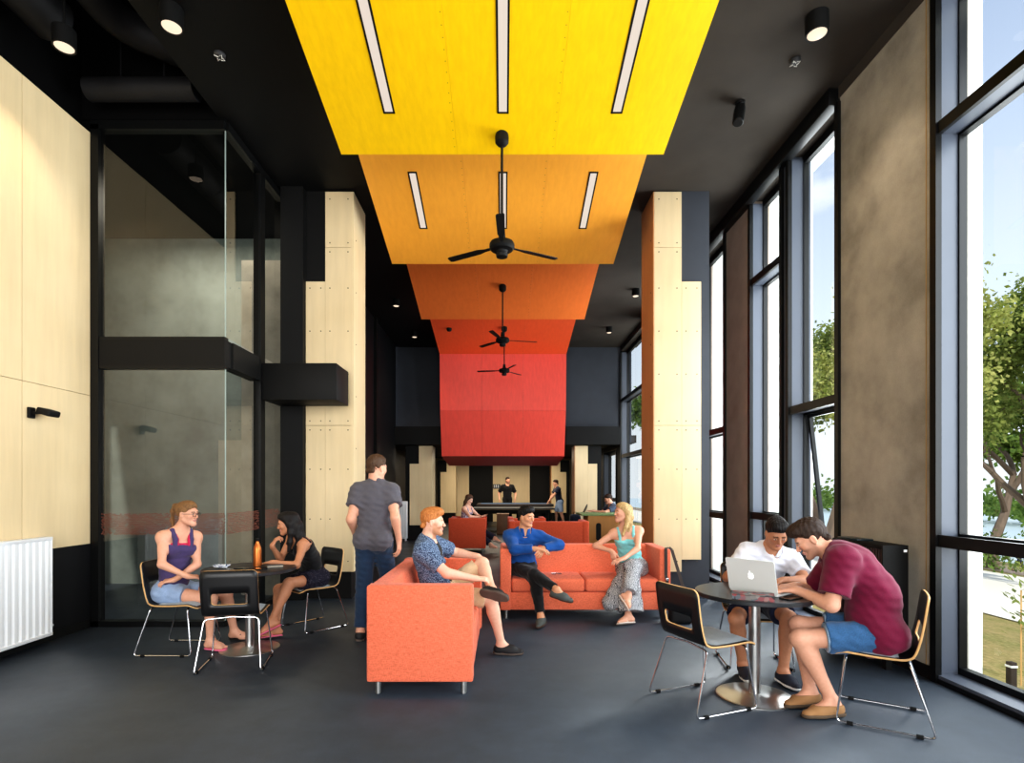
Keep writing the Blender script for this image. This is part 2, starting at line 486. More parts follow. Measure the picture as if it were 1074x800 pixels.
    def legp(s, side, g=0.0, t1=2.0, loose=0.0, t0=0.0):
        z = s.z * (.97 if s.f else 1); hp, kn, an, t, u = s.leg[side]; P = []
        rt, rk, ra = .080 * z, .054 * z, .036 * z
        u1 = min(t1, 1.0)
        P.append(cone(hp, hp + (kn - hp) * u1, rt + g, rt + (rk - rt) * u1 + g + loose, .05, cap_b=t1 < 1))
        if t1 > 1:
            u2 = t1 - 1; back = nrm(an - hp - (kn - hp)); 
            P.append(cone(kn, kn + (an - kn) * u2, rk + g, rk + (ra - rk) * u2 + g + loose, .03, bulge=(.010 * z, .27, .2), cap_b=t1 < 2))
            cb = nrm(np.cross(np.cross(kn - hp, an - kn), kn - an)); cb = -cb if cb @ nrm(hp - kn) < 0 else cb
            c = kn + (an - kn) * .28 + cb * .016 * z; P.append(cone(c, kn + (an - kn) * .55, .040 * z + g, .030 * z + g, .03)) if g < .02 else None
            P.append(ball(kn - cb * .008, rk * .95 + g, .025))
        return P
    def footp(s, side, toes=True):
        z = s.z * (.95 if s.f else 1); _, kn, an, t, u = s.leg[side]; w = np.cross(t, u); P = []
        F = lambda a, b, c: an + (t * a + w * b + u * c) * z
        P += [cone(an, F(-.028, 0, -.045), .034 * z, .033 * z, .02), cone(F(-.025, 0, -.05), F(.10, 0, -.058), .034 * z, .034 * z, .03, flat=(u, .75)), cone(F(.0, 0, -.01), F(.10, 0, -.05), .036 * z, .028 * z, .03)]
        P.append(cone(F(.08, .02, -.062), F(.135, .022, -.066), .026 * z, .020 * z, .02)); P.append(cone(F(.08, -.02, -.062), F(.125, -.022, -.066), .026 * z, .018 * z, .02))
        sg = 1 if side == 'R' else -1       # w points to the person's right; big toe inside
        for i in range(5 if toes else 0):
            o = (.026 - .0135 * i) * -sg; a = .150 - .007 * i * (1 if i else 0)
            P.append(cone(F(.125, o * .95, -.067), F(a + .012, o, -.070), (.0125, .0095, .009, .0085, .008)[i] * z, None, .006))
        return P
    def headp(s):
        z = s.hs; H = s.H; R = s.HR; P = []
        E = lambda c, r, k=.02, **kw: ell(H(*c), V(*r) * z, R, k, **kw)
        C = lambda a, b, r1, r2=None, k=.015, **kw: cone(H(*a), H(*b), r1 * z, (r1 if r2 is None else r2) * z, k, **kw)
        nr = .050 if s.f else .058
        P.append(cone(s.nk - s.sp * .05, H(0, -.022, -.05), nr * s.z * 1.12, nr * z * .98, .03))
        P.append(E((0, -.014, .036), (.0745, .093, .088)))
        P.append(E((0, .026, -.020), (.060 if s.f else .064, .062, .085), .03))
        for q in (-1, 1):
            P.append(C((q * .052, .0, -.050), (q * .016, .070, -.094), .017, .016, .03))
            P.append(E((q * .040, .055, -.016), (.026, .028, .026), .02))
        P.append(E((0, .074, -.093), (.022, .019, .018), .02))
        P.append(C((-.036, .074, .030), (.036, .074, .030), .014, None, .02))
        for q in (-1, 1): P.append(ell(H(q * .0315, .101, .006), V(.018, .013, .011) * z, R, .012, op='sub'))
        for q in (-1, 1): P.append(E((q * .0315, .079, .004), (.016, .0125, .011), .008))
        P.append(C((0, .090, .014), (0, .104 if s.f else .108, -.022), .0070, .0095 if s.f else .0105, .012))
        P.append(E((0, .1065 if s.f else .110, -.024), (.010 if s.f else .011, .009, .008), .008))
        for q in (-1, 1): P.append(E((q * .0125, .099, -.028), (.0075, .009, .007), .006))
        P.append(E((0, .089, -.0505), (.023, .0115, .0062), .006)); P.append(E((0, .088, -.0615), (.0205, .0115, .0068), .006))
        P.append(C((-.020, .098, -.0558), (.020, .098, -.0558), .0022, None, .004, op='sub'))
        for q in (-1, 1):
            P.append(E((q * .076, -.006, -.002), (.009, .019, .031), .008)); P.append(ell(H(q * .086, -.002, .0), V(.006, .010, .018) * z, R, .005, op='sub'))
        return P
    def body(s, skin, lip=(.55, .25, .22), brow=(.05, .035, .025), beard=None, feet='LR', hands='LR', blush=.12, shod=False):
        P = s.torso() + s.yoke() + s.glutes()
        for q in s.arm: P += s.armp(q)
        for q in s.leg: P += s.legp(q) + s.footp(q, not shod)
        P += s.headp()
        for q in s.arm:
            if q in hands: P += s.handp(q)
        f = Field(P, s.h); W, Q = f.mesh(1)
        sk = np.array(skin[:3]); cols = np.tile(sk, (len(W), 1))
        L = (W - s.hc) @ s.HR / s.hs; x, y, zz = np.abs(L[:, 0]), L[:, 1], L[:, 2]
        hd0 = (np.linalg.norm(L, axis=1) < .15) & (y > -.01)
        hd = (y > .02) & (np.linalg.norm(L, axis=1) < .16)
        def paint(m, c, a=1.0): cols[m] = cols[m] * (1 - a) + np.array(c) * a
        paint(hd & ((x - .042) ** 2 / .022 ** 2 + (zz + .018) ** 2 / .018 ** 2 < 1), sk * V(1.05, .78, .74), blush * 3)
        paint(hd & (np.hypot(x / .014, (zz + .024) / .012) < 1) & (y > .095), sk * V(1.03, .8, .76), .5)
        if beard is not None:
            S = lambda v: np.clip(v, 0, 1) ** 2 * (3 - 2 * np.clip(v, 0, 1))
            mouth = S((.034 - x) / .012) * S((zz + .074) / .008) * S((-.040 - zz) / .006)
            w1 = S((-.022 - .25 * np.clip(.05 - x, 0, .03) - zz) / .022) * S((y + .004) / .02) * (1 - mouth)
            w2 = .8 * S((.016 - zz) / .03) * S((.056 - y) / .022) * S((y + .006) / .014) * S((x - .040) / .014)
            w = np.maximum(w1, w2) * hd0 * (.8 + .2 * RNG.rand(len(W))) * beard[1]
            cols[:] = cols * (1 - w[:, None]) + np.array(beard[0]) * w[:, None]
        paint(hd & (x < .0235 * np.sqrt(np.clip(1 - ((zz + .056) / .0125) ** 2, 0, 1))) & (y > .08), lip, .85)
        paint(hd & (x < .019) & (np.abs(zz + .0557) < .0022) & (y > .07), np.array(lip) * .35, .8)
        paint(hd & (x > .013) & (x < .050) & (np.abs(zz - .026 - .05 * (x - .013) * (x < .035) + .12 * (x - .035) * (x > .035)) < .0052) & (y > .045), brow, .85)
        paint(hd & (np.abs(x - .0315) < .017) & (np.abs(zz - .0112) < .0020) & (y > .06), np.array(brow) * .8, .55)
        paint(hd & (np.abs(x - .0085) < .0045) & (np.abs(zz + .0335) < .0035) & (y > .085), sk * .35, .6)
        # fingers, knees, elbows slightly redder
        np_mesh('body', W, Q, SKIN, s.root, s.origin, cols)
        for q in (-1, 1):
            bm = nb(); bmesh.ops.create_uvsphere(bm, u_segments=14, v_segments=10, radius=1.0)
            M3 = Matrix([list(r) for r in s.HR])
            for v in bm.verts:
                c = v.co.copy(); v.co = M3 @ Vector((c.x * .0118, c.y * .0068, c.z * .0052)) * s.hs
                v.co += Vector(s.H(q * .0315, .0862, .0042) - s.origin)
            fc = s.H(q * .0315, .0862, .0042) - s.origin
            for fa in bm.faces:
                c = M3.transposed() @ (fa.calc_center_median() - Vector(fc)) / s.hs
                if c.x ** 2 + c.z ** 2 < .0044 ** 2 and c.y > 0: fa.material_index = 1
            obj('eye', bm, [EYEW, EYEI], s.root, 180)
    def part(s, name, P, m, warp=None, h=None, parent=None, smooth=2):
        f = Field(P, h or s.h * 1.15)
        if warp is not None: f.warp(warp)
        W, Q = f.mesh(smooth)
        return np_mesh(name, W, Q, m, parent or s.root, s.origin)
    # ---- clothing
    def wrinkle(s, amp=.0035, f=58):
        amp *= .8
        sp = s.sp; c = s.chest
        ph = RNG.rand(4) * 6
        def fn(X, Y, Z):
            return amp * (np.sin(X * f * 1.0 + Z * f * .8 + ph[0] + 2 * np.sin(Y * 17 + ph[3])) * np.sin(Y * f * .9 - Z * f * .7 + ph[1]) + .6 * np.sin(Z * f * 1.9 + X * 13 - Y * 11 + ph[2]))
        return fn
    def top(s, m, sleeve=.55, g=.014, loose=.014, hem=-.06, collar=None, name='shirt', sl_g=None, wr=.003, extra=None, vneck=0):
        P = s.torso(g) + s.yoke(g * .8)
        if hem < -.02: P += s.glutes(g * 1.25)
        for q in s.arm: P += s.armp(q, (g if sl_g is None else sl_g), sleeve, loose if sleeve < 1 else .006)
        if extra: P += extra
        P.append(plane(s.pel + s.sp * hem, -s.sp))
        n0 = s.nk + s.sp * .0; ax = nrm(s.hc - s.nk)
        P.append(cone(n0 + s.cf * .03 * s.z - s.sp * .015, n0 + ax * .2, (.066 if s.f else .070) * s.z, .09, .012, op='sub'))
        if vneck: P.append(cone(s.nk + s.cf * .11 * s.z, s.nk + s.cf * .13 * s.z - s.sp * vneck, .05, .012, .012, op='sub'))
        o = s.part(name, P, m, s.wrinkle(wr))
        if collar is not None:
            r = .066 * s.z; C = [cone(s.nk - s.sp * .02 + s.cf * .012, s.nk + ax * .046 + s.cf * .004, r + .016, r + .004, .01, cap_b=True), plane(s.nk - s.sp * .045, -s.sp)]
            C.append(cone(s.nk - s.sp * .1, s.nk + ax * .2, r - .004, r - .008, .004, op='sub'))
            C.append(cone(s.nk + s.cf * .075 * s.z + ax * .06, s.nk + s.cf * .085 * s.z - s.sp * .03, .030, .008, .006, op='sub'))
            s.part('collar', C, collar, parent=o, h=s.h * .8)
        return o
    def tank(s, m, g=.008, hem=-.05, neck=.13, wide=.075, name='tank_top', wr=.0025, back=.10, extra=None, sr=.016):
        P = s.torso(g)
        if hem < -.02: P += s.glutes(g * 1.8)
        if extra: P += extra
        z = s.z; cp = s.nk - s.sp * neck * z
        P.append(plane(cp, nrm(s.sp + s.cf * .06))); P.append(plane(s.pel + s.sp * hem, -s.sp))
        o = s.part(name, P, m, s.wrinkle(wr))
        for q in (-1, 1):
            pts = [cp + s.cl * q * wide * z + s.cf * .098 * z - s.sp * .02, s.nk - s.sp * .075 * z + s.cl * q * wide * z * 1.02 + s.cf * .085 * z, s.nk - s.sp * .0 * z + s.cl * q * (wide + .012) * z + s.cf * .022 * z, s.nk - s.sp * .02 + s.cl * q * (wide + .01) * z - s.cf * .05 * z, s.nk - s.sp * back * z + s.cl * q * wide * z - s.cf * .092 * z]
            S = [cone(a, b, sr, sr, .012) for a, b in zip(pts[:-1], pts[1:])]
            s.part('strap', S, m, parent=o)
        return o
    def hipcone(s, g, top):
        z = s.z; a = s.pel + s.sp * .05; b = s.pel + (s.waist - s.pel) * max(.35, top / max(np.linalg.norm(s.waist - s.pel), .01))
        return cone(a, b, (.147 if s.f else .142) * z + g * .35, (.130 if s.f else .137) * z + g * .35, .05, flat=(s.fw, .74), cap_b=True)
    def legs_wear(s, m, t1=2.0, g=.012, loose=.0, name='trousers', top=.10, wr=.003, sg=None):
        P = [s.hipcone(g, top)] + s.glutes(g)
        for q in s.leg: P += s.legp(q, g, t1, loose)
        return s.part(name, P, m, s.wrinkle(wr))
    def shoe(s, side, m, sole_m, name='shoe', rise=.02, g=.0, laces=None):
        z = s.z * (.95 if s.f else 1); _, kn, an, t, u = s.leg[side]; w = np.cross(t, u)
        F = lambda a, b, c: an + (t * a + w * b + u * c) * z
        P = [cone(F(-.030, 0, -.052), F(.10, 0, -.060), .042 * z, .043 * z, .03), cone(F(.08, 0, -.062), F(.165, 0, -.070), .043 * z, .036 * z, .03, flat=(u, .72)), cone(F(-.005, 0, -.035), F(.09, 0, -.052), .043 * z, .036 * z, .03), plane(F(0, 0, -.080), -u), plane(F(0, 0, -.018 + rise), u)]
        P.append(cone(F(-.01, 0, .06), F(.005, 0, -.03), .039 * z, .036 * z, .006, op='sub'))
        o = s.part(name, P, m)
        S = [cone(F(-.032, 0, -.07), F(.10, 0, -.07), .046 * z, .047 * z, .03), cone(F(.09, 0, -.07), F(.166, 0, -.07), .047 * z, .041 * z, .03), plane(F(0, 0, -.094), -u), plane(F(0, 0, -.072), u)]
        s.part('sole', S, sole_m, parent=o, smooth=1)
        if laces is not None:
            bm = nb()
            for i in range(5):
                a0 = .045 + .018 * i; c0 = -.030 - .0068 * i
                pts = [F(a0, -.026, c0 - .010), F(a0 + .002, -.012, c0 + .004), F(a0 + .004, .012, c0 + .004), F(a0 + .006, .026, c0 - .010)]
                tube(bm, [Vector(p - s.origin) for p in pts], .003, 6)
            obj('laces', bm, laces, o)
        return o
    def flipflop(s, side, m, strap_m=None, name='flip_flop'):
        z = s.z * (.95 if s.f else 1); _, kn, an, t, u = s.leg[side]; w = np.cross(t, u)
        F = lambda a, b, c: an + (t * a + w * b + u * c) * z
        S = [cone(F(-.03, 0, -.086), F(.10, 0, -.086), .037 * z, .043 * z, .03), cone(F(.09, 0, -.086), F(.145, 0, -.086), .043 * z, .036 * z, .03), plane(F(0, 0, -.096), -u), plane(F(0, 0, -.080), u)]
        o = s.part(name, S, m, smooth=1)
        T = []
        for q in (-1, 1): T += [cone(F(.125, .006, -.055), F(.085, q * .028, -.030), .006 * z, .007 * z, .006), cone(F(.085, q * .028, -.030), F(.045, q * .04, -.078), .007 * z, .007 * z, .006)]
        s.part('strap', T, strap_m or m, parent=o, h=s.h * .8); return o
    def hair(s, m, style='short', vol=1.0, hairline=.066, extra=None, lump=.003, low=-.072):
        z = s.hs; H = s.H; R = s.HR
        if style == 'short' and not s.f: P = [ell(H(0, -.018, .049), V(.0795, .0985, .092) * z * vol, R, .02), cone(H(-.03, -.085, -.035), H(.03, -.085, -.035), .022 * z, None, .03)]
        else: P = [ell(H(0, -.018, .042), V(.082, .100, .090) * z * vol, R, .02)]
        P += [ell(H(0, .02, .085), V(.062, .062, .046) * z * vol, R, .03)]
        n = s.hy * .72 - s.hz * .69
        c = H(0, .078, hairline)
        P.append(plane(c, n))
        if style != 'long': P.append(plane(H(0, 0, low), -(s.hz * .9 + s.hy * .2)))
        for q in (-1, 1): P.append(ell(H(q * .088, .008, -.012), V(.022, .026, .040) * z, R, .008, op='sub'))
        if extra: P += extra
        lump *= .25 if style == 'long' else 1
        ph = RNG.rand(3) * 6; hx, hy, hz, hc = s.hx, s.hy, s.hz, s.hc
        def fn(X, Y, Z):
            a = (X - hc[0]) * hx[0] + (Y - hc[1]) * hx[1] + (Z - hc[2]) * hx[2]; b = (X - hc[0]) * hy[0] + (Y - hc[1]) * hy[1] + (Z - hc[2]) * hy[2]; c_ = (X - hc[0]) * hz[0] + (Y - hc[1]) * hz[1] + (Z - hc[2]) * hz[2]
            return lump * .45 * (np.sin(a * 330 + 3 * np.sin(c_ * 40 + b * 22 + ph[0]) + ph[1]) + .8 * np.sin(b * 190 + c_ * 40 + 3 * np.sin(a * 60 + ph[2]))) + lump * .5 * np.sin(a * 70 + b * 55 + ph[2]) * np.sin(c_ * 80 - b * 40 + ph[0])
        return s.part('hair', P, m, fn, h=s.h * .9, smooth=1)
# ------------------------------------------------------------------ garments and hair materials
def speckle(name, c1, c2, scale, lo=.45, hi=.52, kind='noise', rough=.85):
    t = NT(name); v = t.coord('Object', (1, 1, 1))
    if kind == 'noise': f = t.noise(v, scale, 2, .5)
    elif kind == 'dots':
        x = t.n('ShaderNodeTexVoronoi'); x.inputs['Scale'].default_value = scale; t.l(v, x.inputs['Vector']); f = x.outputs['Distance']
    else:
        x = t.n('ShaderNodeTexWave', wave_type='BANDS'); x.inputs['Scale'].default_value = scale; x.inputs['Distortion'].default_value = 12; x.inputs['Detail'].default_value = 2; t.l(v, x.inputs['Vector']); f = x.outputs['Fac']
    t.set(base=t.ramp(f, [(lo, c1), (hi, c2)]), rough=rough, spec=.2); return t.m
G = dict(
    purple=fabric('heather_purple', srgb(78, 66, 108), 300, .3), pink=fabric('hot_pink', srgb(205, 45, 88), 400, .1), paledenim=fabric('pale_denim', srgb(150, 172, 205), 300, .2),
    black=fabric('black_cloth', srgb(20, 20, 23), 300, .3), dots=speckle('dark_dotted', srgb(150, 145, 160), srgb(30, 28, 42), 85, .12, .2, 'dots'),
    greytee=fabric('grey_tee', srgb(92, 90, 98), 300, .16), jeans=fabric('dark_jeans', srgb(38, 58, 84), 260, .35), flecks=speckle('blue_fleck', srgb(44, 58, 86), srgb(126, 146, 174), 110, .44, .58),
    khaki=fabric('khaki', srgb(216, 186, 150), 300, .1), royal=fabric('royal_blue', srgb(24, 78, 148), 300, .15), mint=fabric('mint', srgb(140, 214, 216), 300, .08),
    whitecloth=fabric('white_cloth', srgb(226, 228, 238), 300, .04), zig=speckle('monochrome_print', srgb(40, 42, 52), srgb(205, 205, 208), 34, .40, .60, 'wave'),
    maroon=fabric('maroon', srgb(112, 22, 56), 280, .22), denim=fabric('mid_denim', srgb(58, 98, 140), 240, .35), cuff=fabric('denim_cuff', srgb(150, 178, 205), 240, .2), navy=fabric('navy', srgb(28, 34, 56), 280, .2), polo_trim=fabric('polo_trim', srgb(120, 135, 175), 280, .2),
    floral=speckle('floral_white', srgb(70, 50, 90), srgb(205, 195, 205), 60, .42, .52), bluegrey=fabric('slate_tee', srgb(70, 80, 100), 280, .15),
    shoe_black=plain('black_canvas', srgb(26, 26, 29), .7), sole_dark=plain('dark_sole', srgb(88, 78, 72), .8, var=.2), shoe_green=plain('grey_suede', srgb(78, 84, 82), .8), sole_brown=plain('brown_sole', srgb(70, 50, 40), .8),
    shoe_tan=plain('tan_suede', srgb(158, 118, 78), .85), sole_cork=plain('ridged_sole', srgb(92, 76, 60), .9, var=.3), shoe_navy=plain('navy_canvas', srgb(30, 34, 48), .7), sole_white=plain('white_rubber', srgb(225, 225, 222), .5),
    sandal_pink=plain('pink_sandal', srgb(222, 110, 140), .6), sandal_black=plain('black_sandal', srgb(25, 25, 27), .6), sandal_white=plain('white_sandal', srgb(222, 208, 196), .6), gold=plain('gold', srgb(190, 150, 70), .25, 1),
    specs=plain('spectacle_frame', srgb(28, 24, 22), .3), steelwatch=plain('watch', srgb(40, 40, 44), .3))
HR_ = dict(blonde_brown=hair_mat('honey_hair', srgb(74, 50, 32), srgb(160, 118, 74)), black=hair_mat('black_hair', srgb(10, 9, 10), srgb(34, 30, 30)), brown=hair_mat('brown_hair', srgb(52, 36, 26), srgb(98, 70, 48)),
    ginger=hair_mat('ginger_hair', srgb(150, 84, 38), srgb(216, 146, 84)), blonde=hair_mat('blonde_hair', srgb(128, 94, 52), srgb(232, 200, 144)), dbrown=hair_mat('dark_brown_hair', srgb(28, 20, 16), srgb(66, 46, 34)))
FAIR = srgb(222, 168, 142); PALE = srgb(232, 184, 160); TAN = srgb(196, 140, 108); OLIVE = srgb(205, 150, 116); MED = srgb(188, 134, 104)

def glasses(p):
    bm = nb()
    for q in (-1, 1):
        c = (q * .033, .103, .002)
        pts = [Vector(p.H(c[0] + x, c[1], c[2] + y) - p.origin) for x, y in rrect(.052, .032, .012, 4)]
        tube(bm, pts, .0022, 6, closed=True)
        tube(bm, [Vector(p.H(*a) - p.origin) for a in ((q * .058, .103, .008), (q * .078, .06, .008), (q * .079, .0, .006))], .002, 6)
    tube(bm, [Vector(p.H(*a) - p.origin) for a in ((-.008, .104, .005), (.008, .104, .005))], .002, 6)
    obj('spectacles', bm, G['specs'], p.root)

def strand(p, pts, r0, r1, k=.02, flat=None):
    n = len(pts) - 1
    return [cone(pts[i], pts[i + 1], r0 + (r1 - r0) * i / n, r0 + (r1 - r0) * (i + 1) / n, k, flat=flat) for i in range(n)]

def woman_purple():
    p = Person('woman with ponytail and spectacles in a purple tank top and pale denim shorts', 'person', (-3.02, 5.06, .525), (1, -.15), (-2.955, 5.06, 1.085), (1, -.12, -.05), size=.95, female=True, shoulder_face=(.8, -.62), head_pos=(-2.885, 5.045, 1.235))
    p.set_arm('R', (-2.80, 4.90, .69), (-3.1, 4.7, .7), (.8, .6, -.1), (0, .3, -1), .5)
    p.set_arm('L', (-2.93, 4.93, .655), (-2.6, 5.3, .7), (-.9, -.25, -.1), (.0, .3, -1), .5)
    p.set_leg('R', (-2.66, 5.02, .097), (-2.3, 4.98, .7), (.95, -.2, 0)); p.set_leg('L', (-2.60, 5.34, .097), (-2.3, 5.3, .7), (.95, -.1, 0))
    p.body(FAIR, brow=(.12, .07, .04))
    p.legs_wear(G['paledenim'], .42, .014, .012, 'denim_shorts')
    p.tank(G['purple'], .014, -.015, .120, .068, sr=.022)
    p.tank(G['pink'], .006, .06, .104, .056, name='undershirt', back=.16, wr=0)
    H = p.H
    tail = strand(p, [H(0, -.09, .075), H(0, -.13, .075), H(0, -.155, .02), H(.0, -.155, -.08), H(0, -.14, -.15), H(0, -.125, -.20)], .026, .008)
    p.hair(HR_['blonde_brown'], 'short', 1.0, .070, tail)
    bm = nb(); tube(bm, [Vector(H(*a) - p.origin) for a in ((.02, -.108, .078), (0, -.108, .098), (-.02, -.108, .078), (0, -.108, .056))], .006, 6, closed=True); obj('hair_tie', bm, G['specs'], p.root)
    glasses(p)
    p.flipflop('R', G['sandal_pink']); p.flipflop('L', G['sandal_black'])

def woman_black():
    p = Person('long-haired woman in a black camisole leaning chin on hand at the round table', 'person', (-2.01, 5.84, .525), (-.70, -.70), (-2.10, 5.60, .985), (-.9, -.35, -.22), size=.93, female=True, shoulder_face=(-.72, -.70), slouch=.05, head_pos=(-2.165, 5.545, 1.115))
    p.set_arm('L', (-2.22, 5.33, .760), (-2.0, 5.1, .5), (-.95, .1, -.1), (0, 0, -1), .4)
    p.set_arm('R', (-2.275, 5.43, .905), (-2.35, 5.5, .4), (.45, .25, .85), (.7, .5, 0), 1.0)
    p.set_leg('R', (-2.24, 5.45, .097), (-2.5, 5.3, .7), (-.85, -.5, 0)); p.set_leg('L', (-2.205, 5.27, .215), (-2.25, 5.0, .9), (-.75, -.45, -.35))
    p.body(TAN, brow=(.02, .015, .012))
    z = p.z; kn = (p.leg['L'][1] + p.leg['R'][1]) / 2
    P = [p.hipcone(.026, .13)] + p.glutes(.022)
    for q in 'LR': P += p.legp(q, .020, .55, .02)
    p.part('skirt', P, G['dots'], p.wrinkle(.004))
    p.tank(G['black'], .014, .06, .125, .085)
    H = p.H; ex = []
    for q in (-1, 1):
        ex += strand(p, [H(q * .055, .0, .07), H(q * .082, -.02, .0), H(q * .086, -.01, -.10), H(q * .08, .02, -.20), H(q * .07, .05, -.29)], .034, .018, .03)
        ex += strand(p, [H(q * .03, -.07, .05), H(q * .055, -.085, -.05), H(q * .07, -.08, -.16), H(q * .065, -.06, -.26)], .045, .022, .03)
    ex += strand(p, [H(0, -.08, .05), H(0, -.105, -.05), H(0, -.11, -.18), H(0, -.10, -.28)], .05, .025, .03)
    p.hair(HR_['black'], 'long', 1.03, .074, ex)
    p.flipflop('L', G['sandal_pink']); p.flipflop('R', G['sandal_pink'])

def man_walking():
    p = Person('man in grey T-shirt and dark jeans walking away', 'person', (-1.27, 5.42, .955), (.08, 1), (-1.265, 5.46, 1.505), (.55, .83, -.12), shw=.155, size=1.02, shoulder_face=(-.05, 1), slouch=.0, head_pos=(-1.255, 5.48, 1.665))
    p.root['label'] = 'man in grey T-shirt and dark jeans walking away behind the orange loveseat'
    p.set_arm('R', (-1.03, 5.45, .96), (-1.0, 5.1, 1.2), (.0, .12, -1), (-1, .2, 0), .5); p.set_arm('L', (-1.48, 5.54, 1.0), (-1.50, 5.0, 1.2), (.1, .1, -1), (1, .2, 0), .5)
    p.set_leg('L', (-1.385, 5.36, .097), (-1.36, 6.2, .5), (-.1, 1, 0)); p.set_leg('R', (-1.16, 5.72, .12), (-1.12, 6.6, .5), (.1, 1, .0))
    p.body(FAIR, brow=(.08, .05, .03), shod=True)
    p.legs_wear(G['jeans'], 1.93, .016, .012); p.top(G['greytee'], .56, .020, .022, -.10, wr=.004)
    p.hair(HR_['brown'], 'short', 1.0, .066)
    for q in 'LR': p.shoe(q, G['shoe_black'], G['sole_dark'])

def man_ginger():
    p = Person('ginger bearded man in speckled blue shirt and beige shorts, ankle crossed over knee', 'person', (-.53, 4.92, .535), (1, 0), (-.685, 4.90, 1.01), (.98, .1, -.05), size=.98, shoulder_face=(1, -.12), slouch=.05, head_pos=(-.625, 4.885, 1.17))
    p.set_arm('R', (-.245, 4.74, .70), (-.62, 4.45, .6), (.95, .2, -.1), (0, .3, -1), .5); p.set_arm('L', (-.235, 5.13, .84), (-.5, 5.5, .8), (.75, -.2, -.6), (-.2, -.2, -1), .4)
    p.set_leg('R', (-.02, 4.90, .097), (.25, 4.9, .75), (.95, -.1, 0)); p.set_leg('L', (-.10, 4.72, .615), (.05, 5.4, 1.1), (.88, -.42, -.12))
    p.body(PALE, brow=(.35, .16, .06), beard=((.42, .17, .06), .75), shod=True)
    p.legs_wear(G['khaki'], .86, .016, .014, 'shorts')
    # inner tee and the open short-sleeved shirt over it
    p.top(G['black'], .2, .010, .0, -.02, name='undershirt', wr=.002)
    P = p.torso(.020) + p.yoke(.016)
    for q in p.arm: P += p.armp(q, .016, .72, .018)
    P.append(plane(p.pel + p.sp * .05, -p.sp)); ax = nrm(p.hc - p.nk)
    P.append(cone(p.nk + p.cf * .03 - p.sp * .015, p.nk + ax * .2, .064, .09, .012, op='sub'))
    P.append(cone(p.nk + p.cf * .13, p.pel + p.cf * .17 + p.cl * .02, .058, .10, .015, op='sub', flat=None))
    p.part('shirt', P, G['flecks'], p.wrinkle(.003))
    ex = [ell(p.H(0, .045, .098), V(.055, .050, .035) * p.hs, p.HR, .03)]
    p.hair(HR_['ginger'], 'short', 1.0, .078, ex)
    for q in 'LR': p.shoe(q, G['shoe_black'], G['sole_dark'], laces=G['steelwatch'])

def man_blue():
    p = Person('man in royal blue long-sleeved shirt and black trousers, legs crossed on the long sofa', 'person', (.22, 6.50, .535), (.15, -1), (.245, 6.44, .965), (.72, -.68, -.12), size=.95, shoulder_face=(.12, -1), slouch=.06, head_pos=(.265, 6.40, 1.135))
    p.set_arm('R', (.36, 6.14, .80), (-.05, 6.2, .75), (.95, .0, -.15), (0, .2, -1), .45); p.set_arm('L', (.43, 6.21, .79), (.62, 6.4, .85), (-.2, -.9, -.3), (-.6, .3, -.6), .5)
    p.set_leg('L', (.40, 5.93, .097), (.4, 5.6, .8), (-.3, -.95, 0)); p.set_leg('R', (.575, 5.80, .40), (.42, 5.5, 1.1), (.88, -.38, -.22), (.12, -.25, 1))
    p.body(OLIVE, brow=(.02, .015, .012), shod=True)
    p.legs_wear(G['black'], 1.90, .012, .002); p.top(G['royal'], 1.86, .017, .006, -.05, collar=G['royal'], wr=.003)
    ex = [ell(p.H(.0, .04, .105), V(.062, .056, .036) * p.hs, p.HR, .03)]
    p.hair(HR_['black'], 'short', 1.03, .072, ex, .0035)
    for q in 'LR': p.shoe(q, G['shoe_green'], G['sole_brown'], laces=G['sole_dark'])

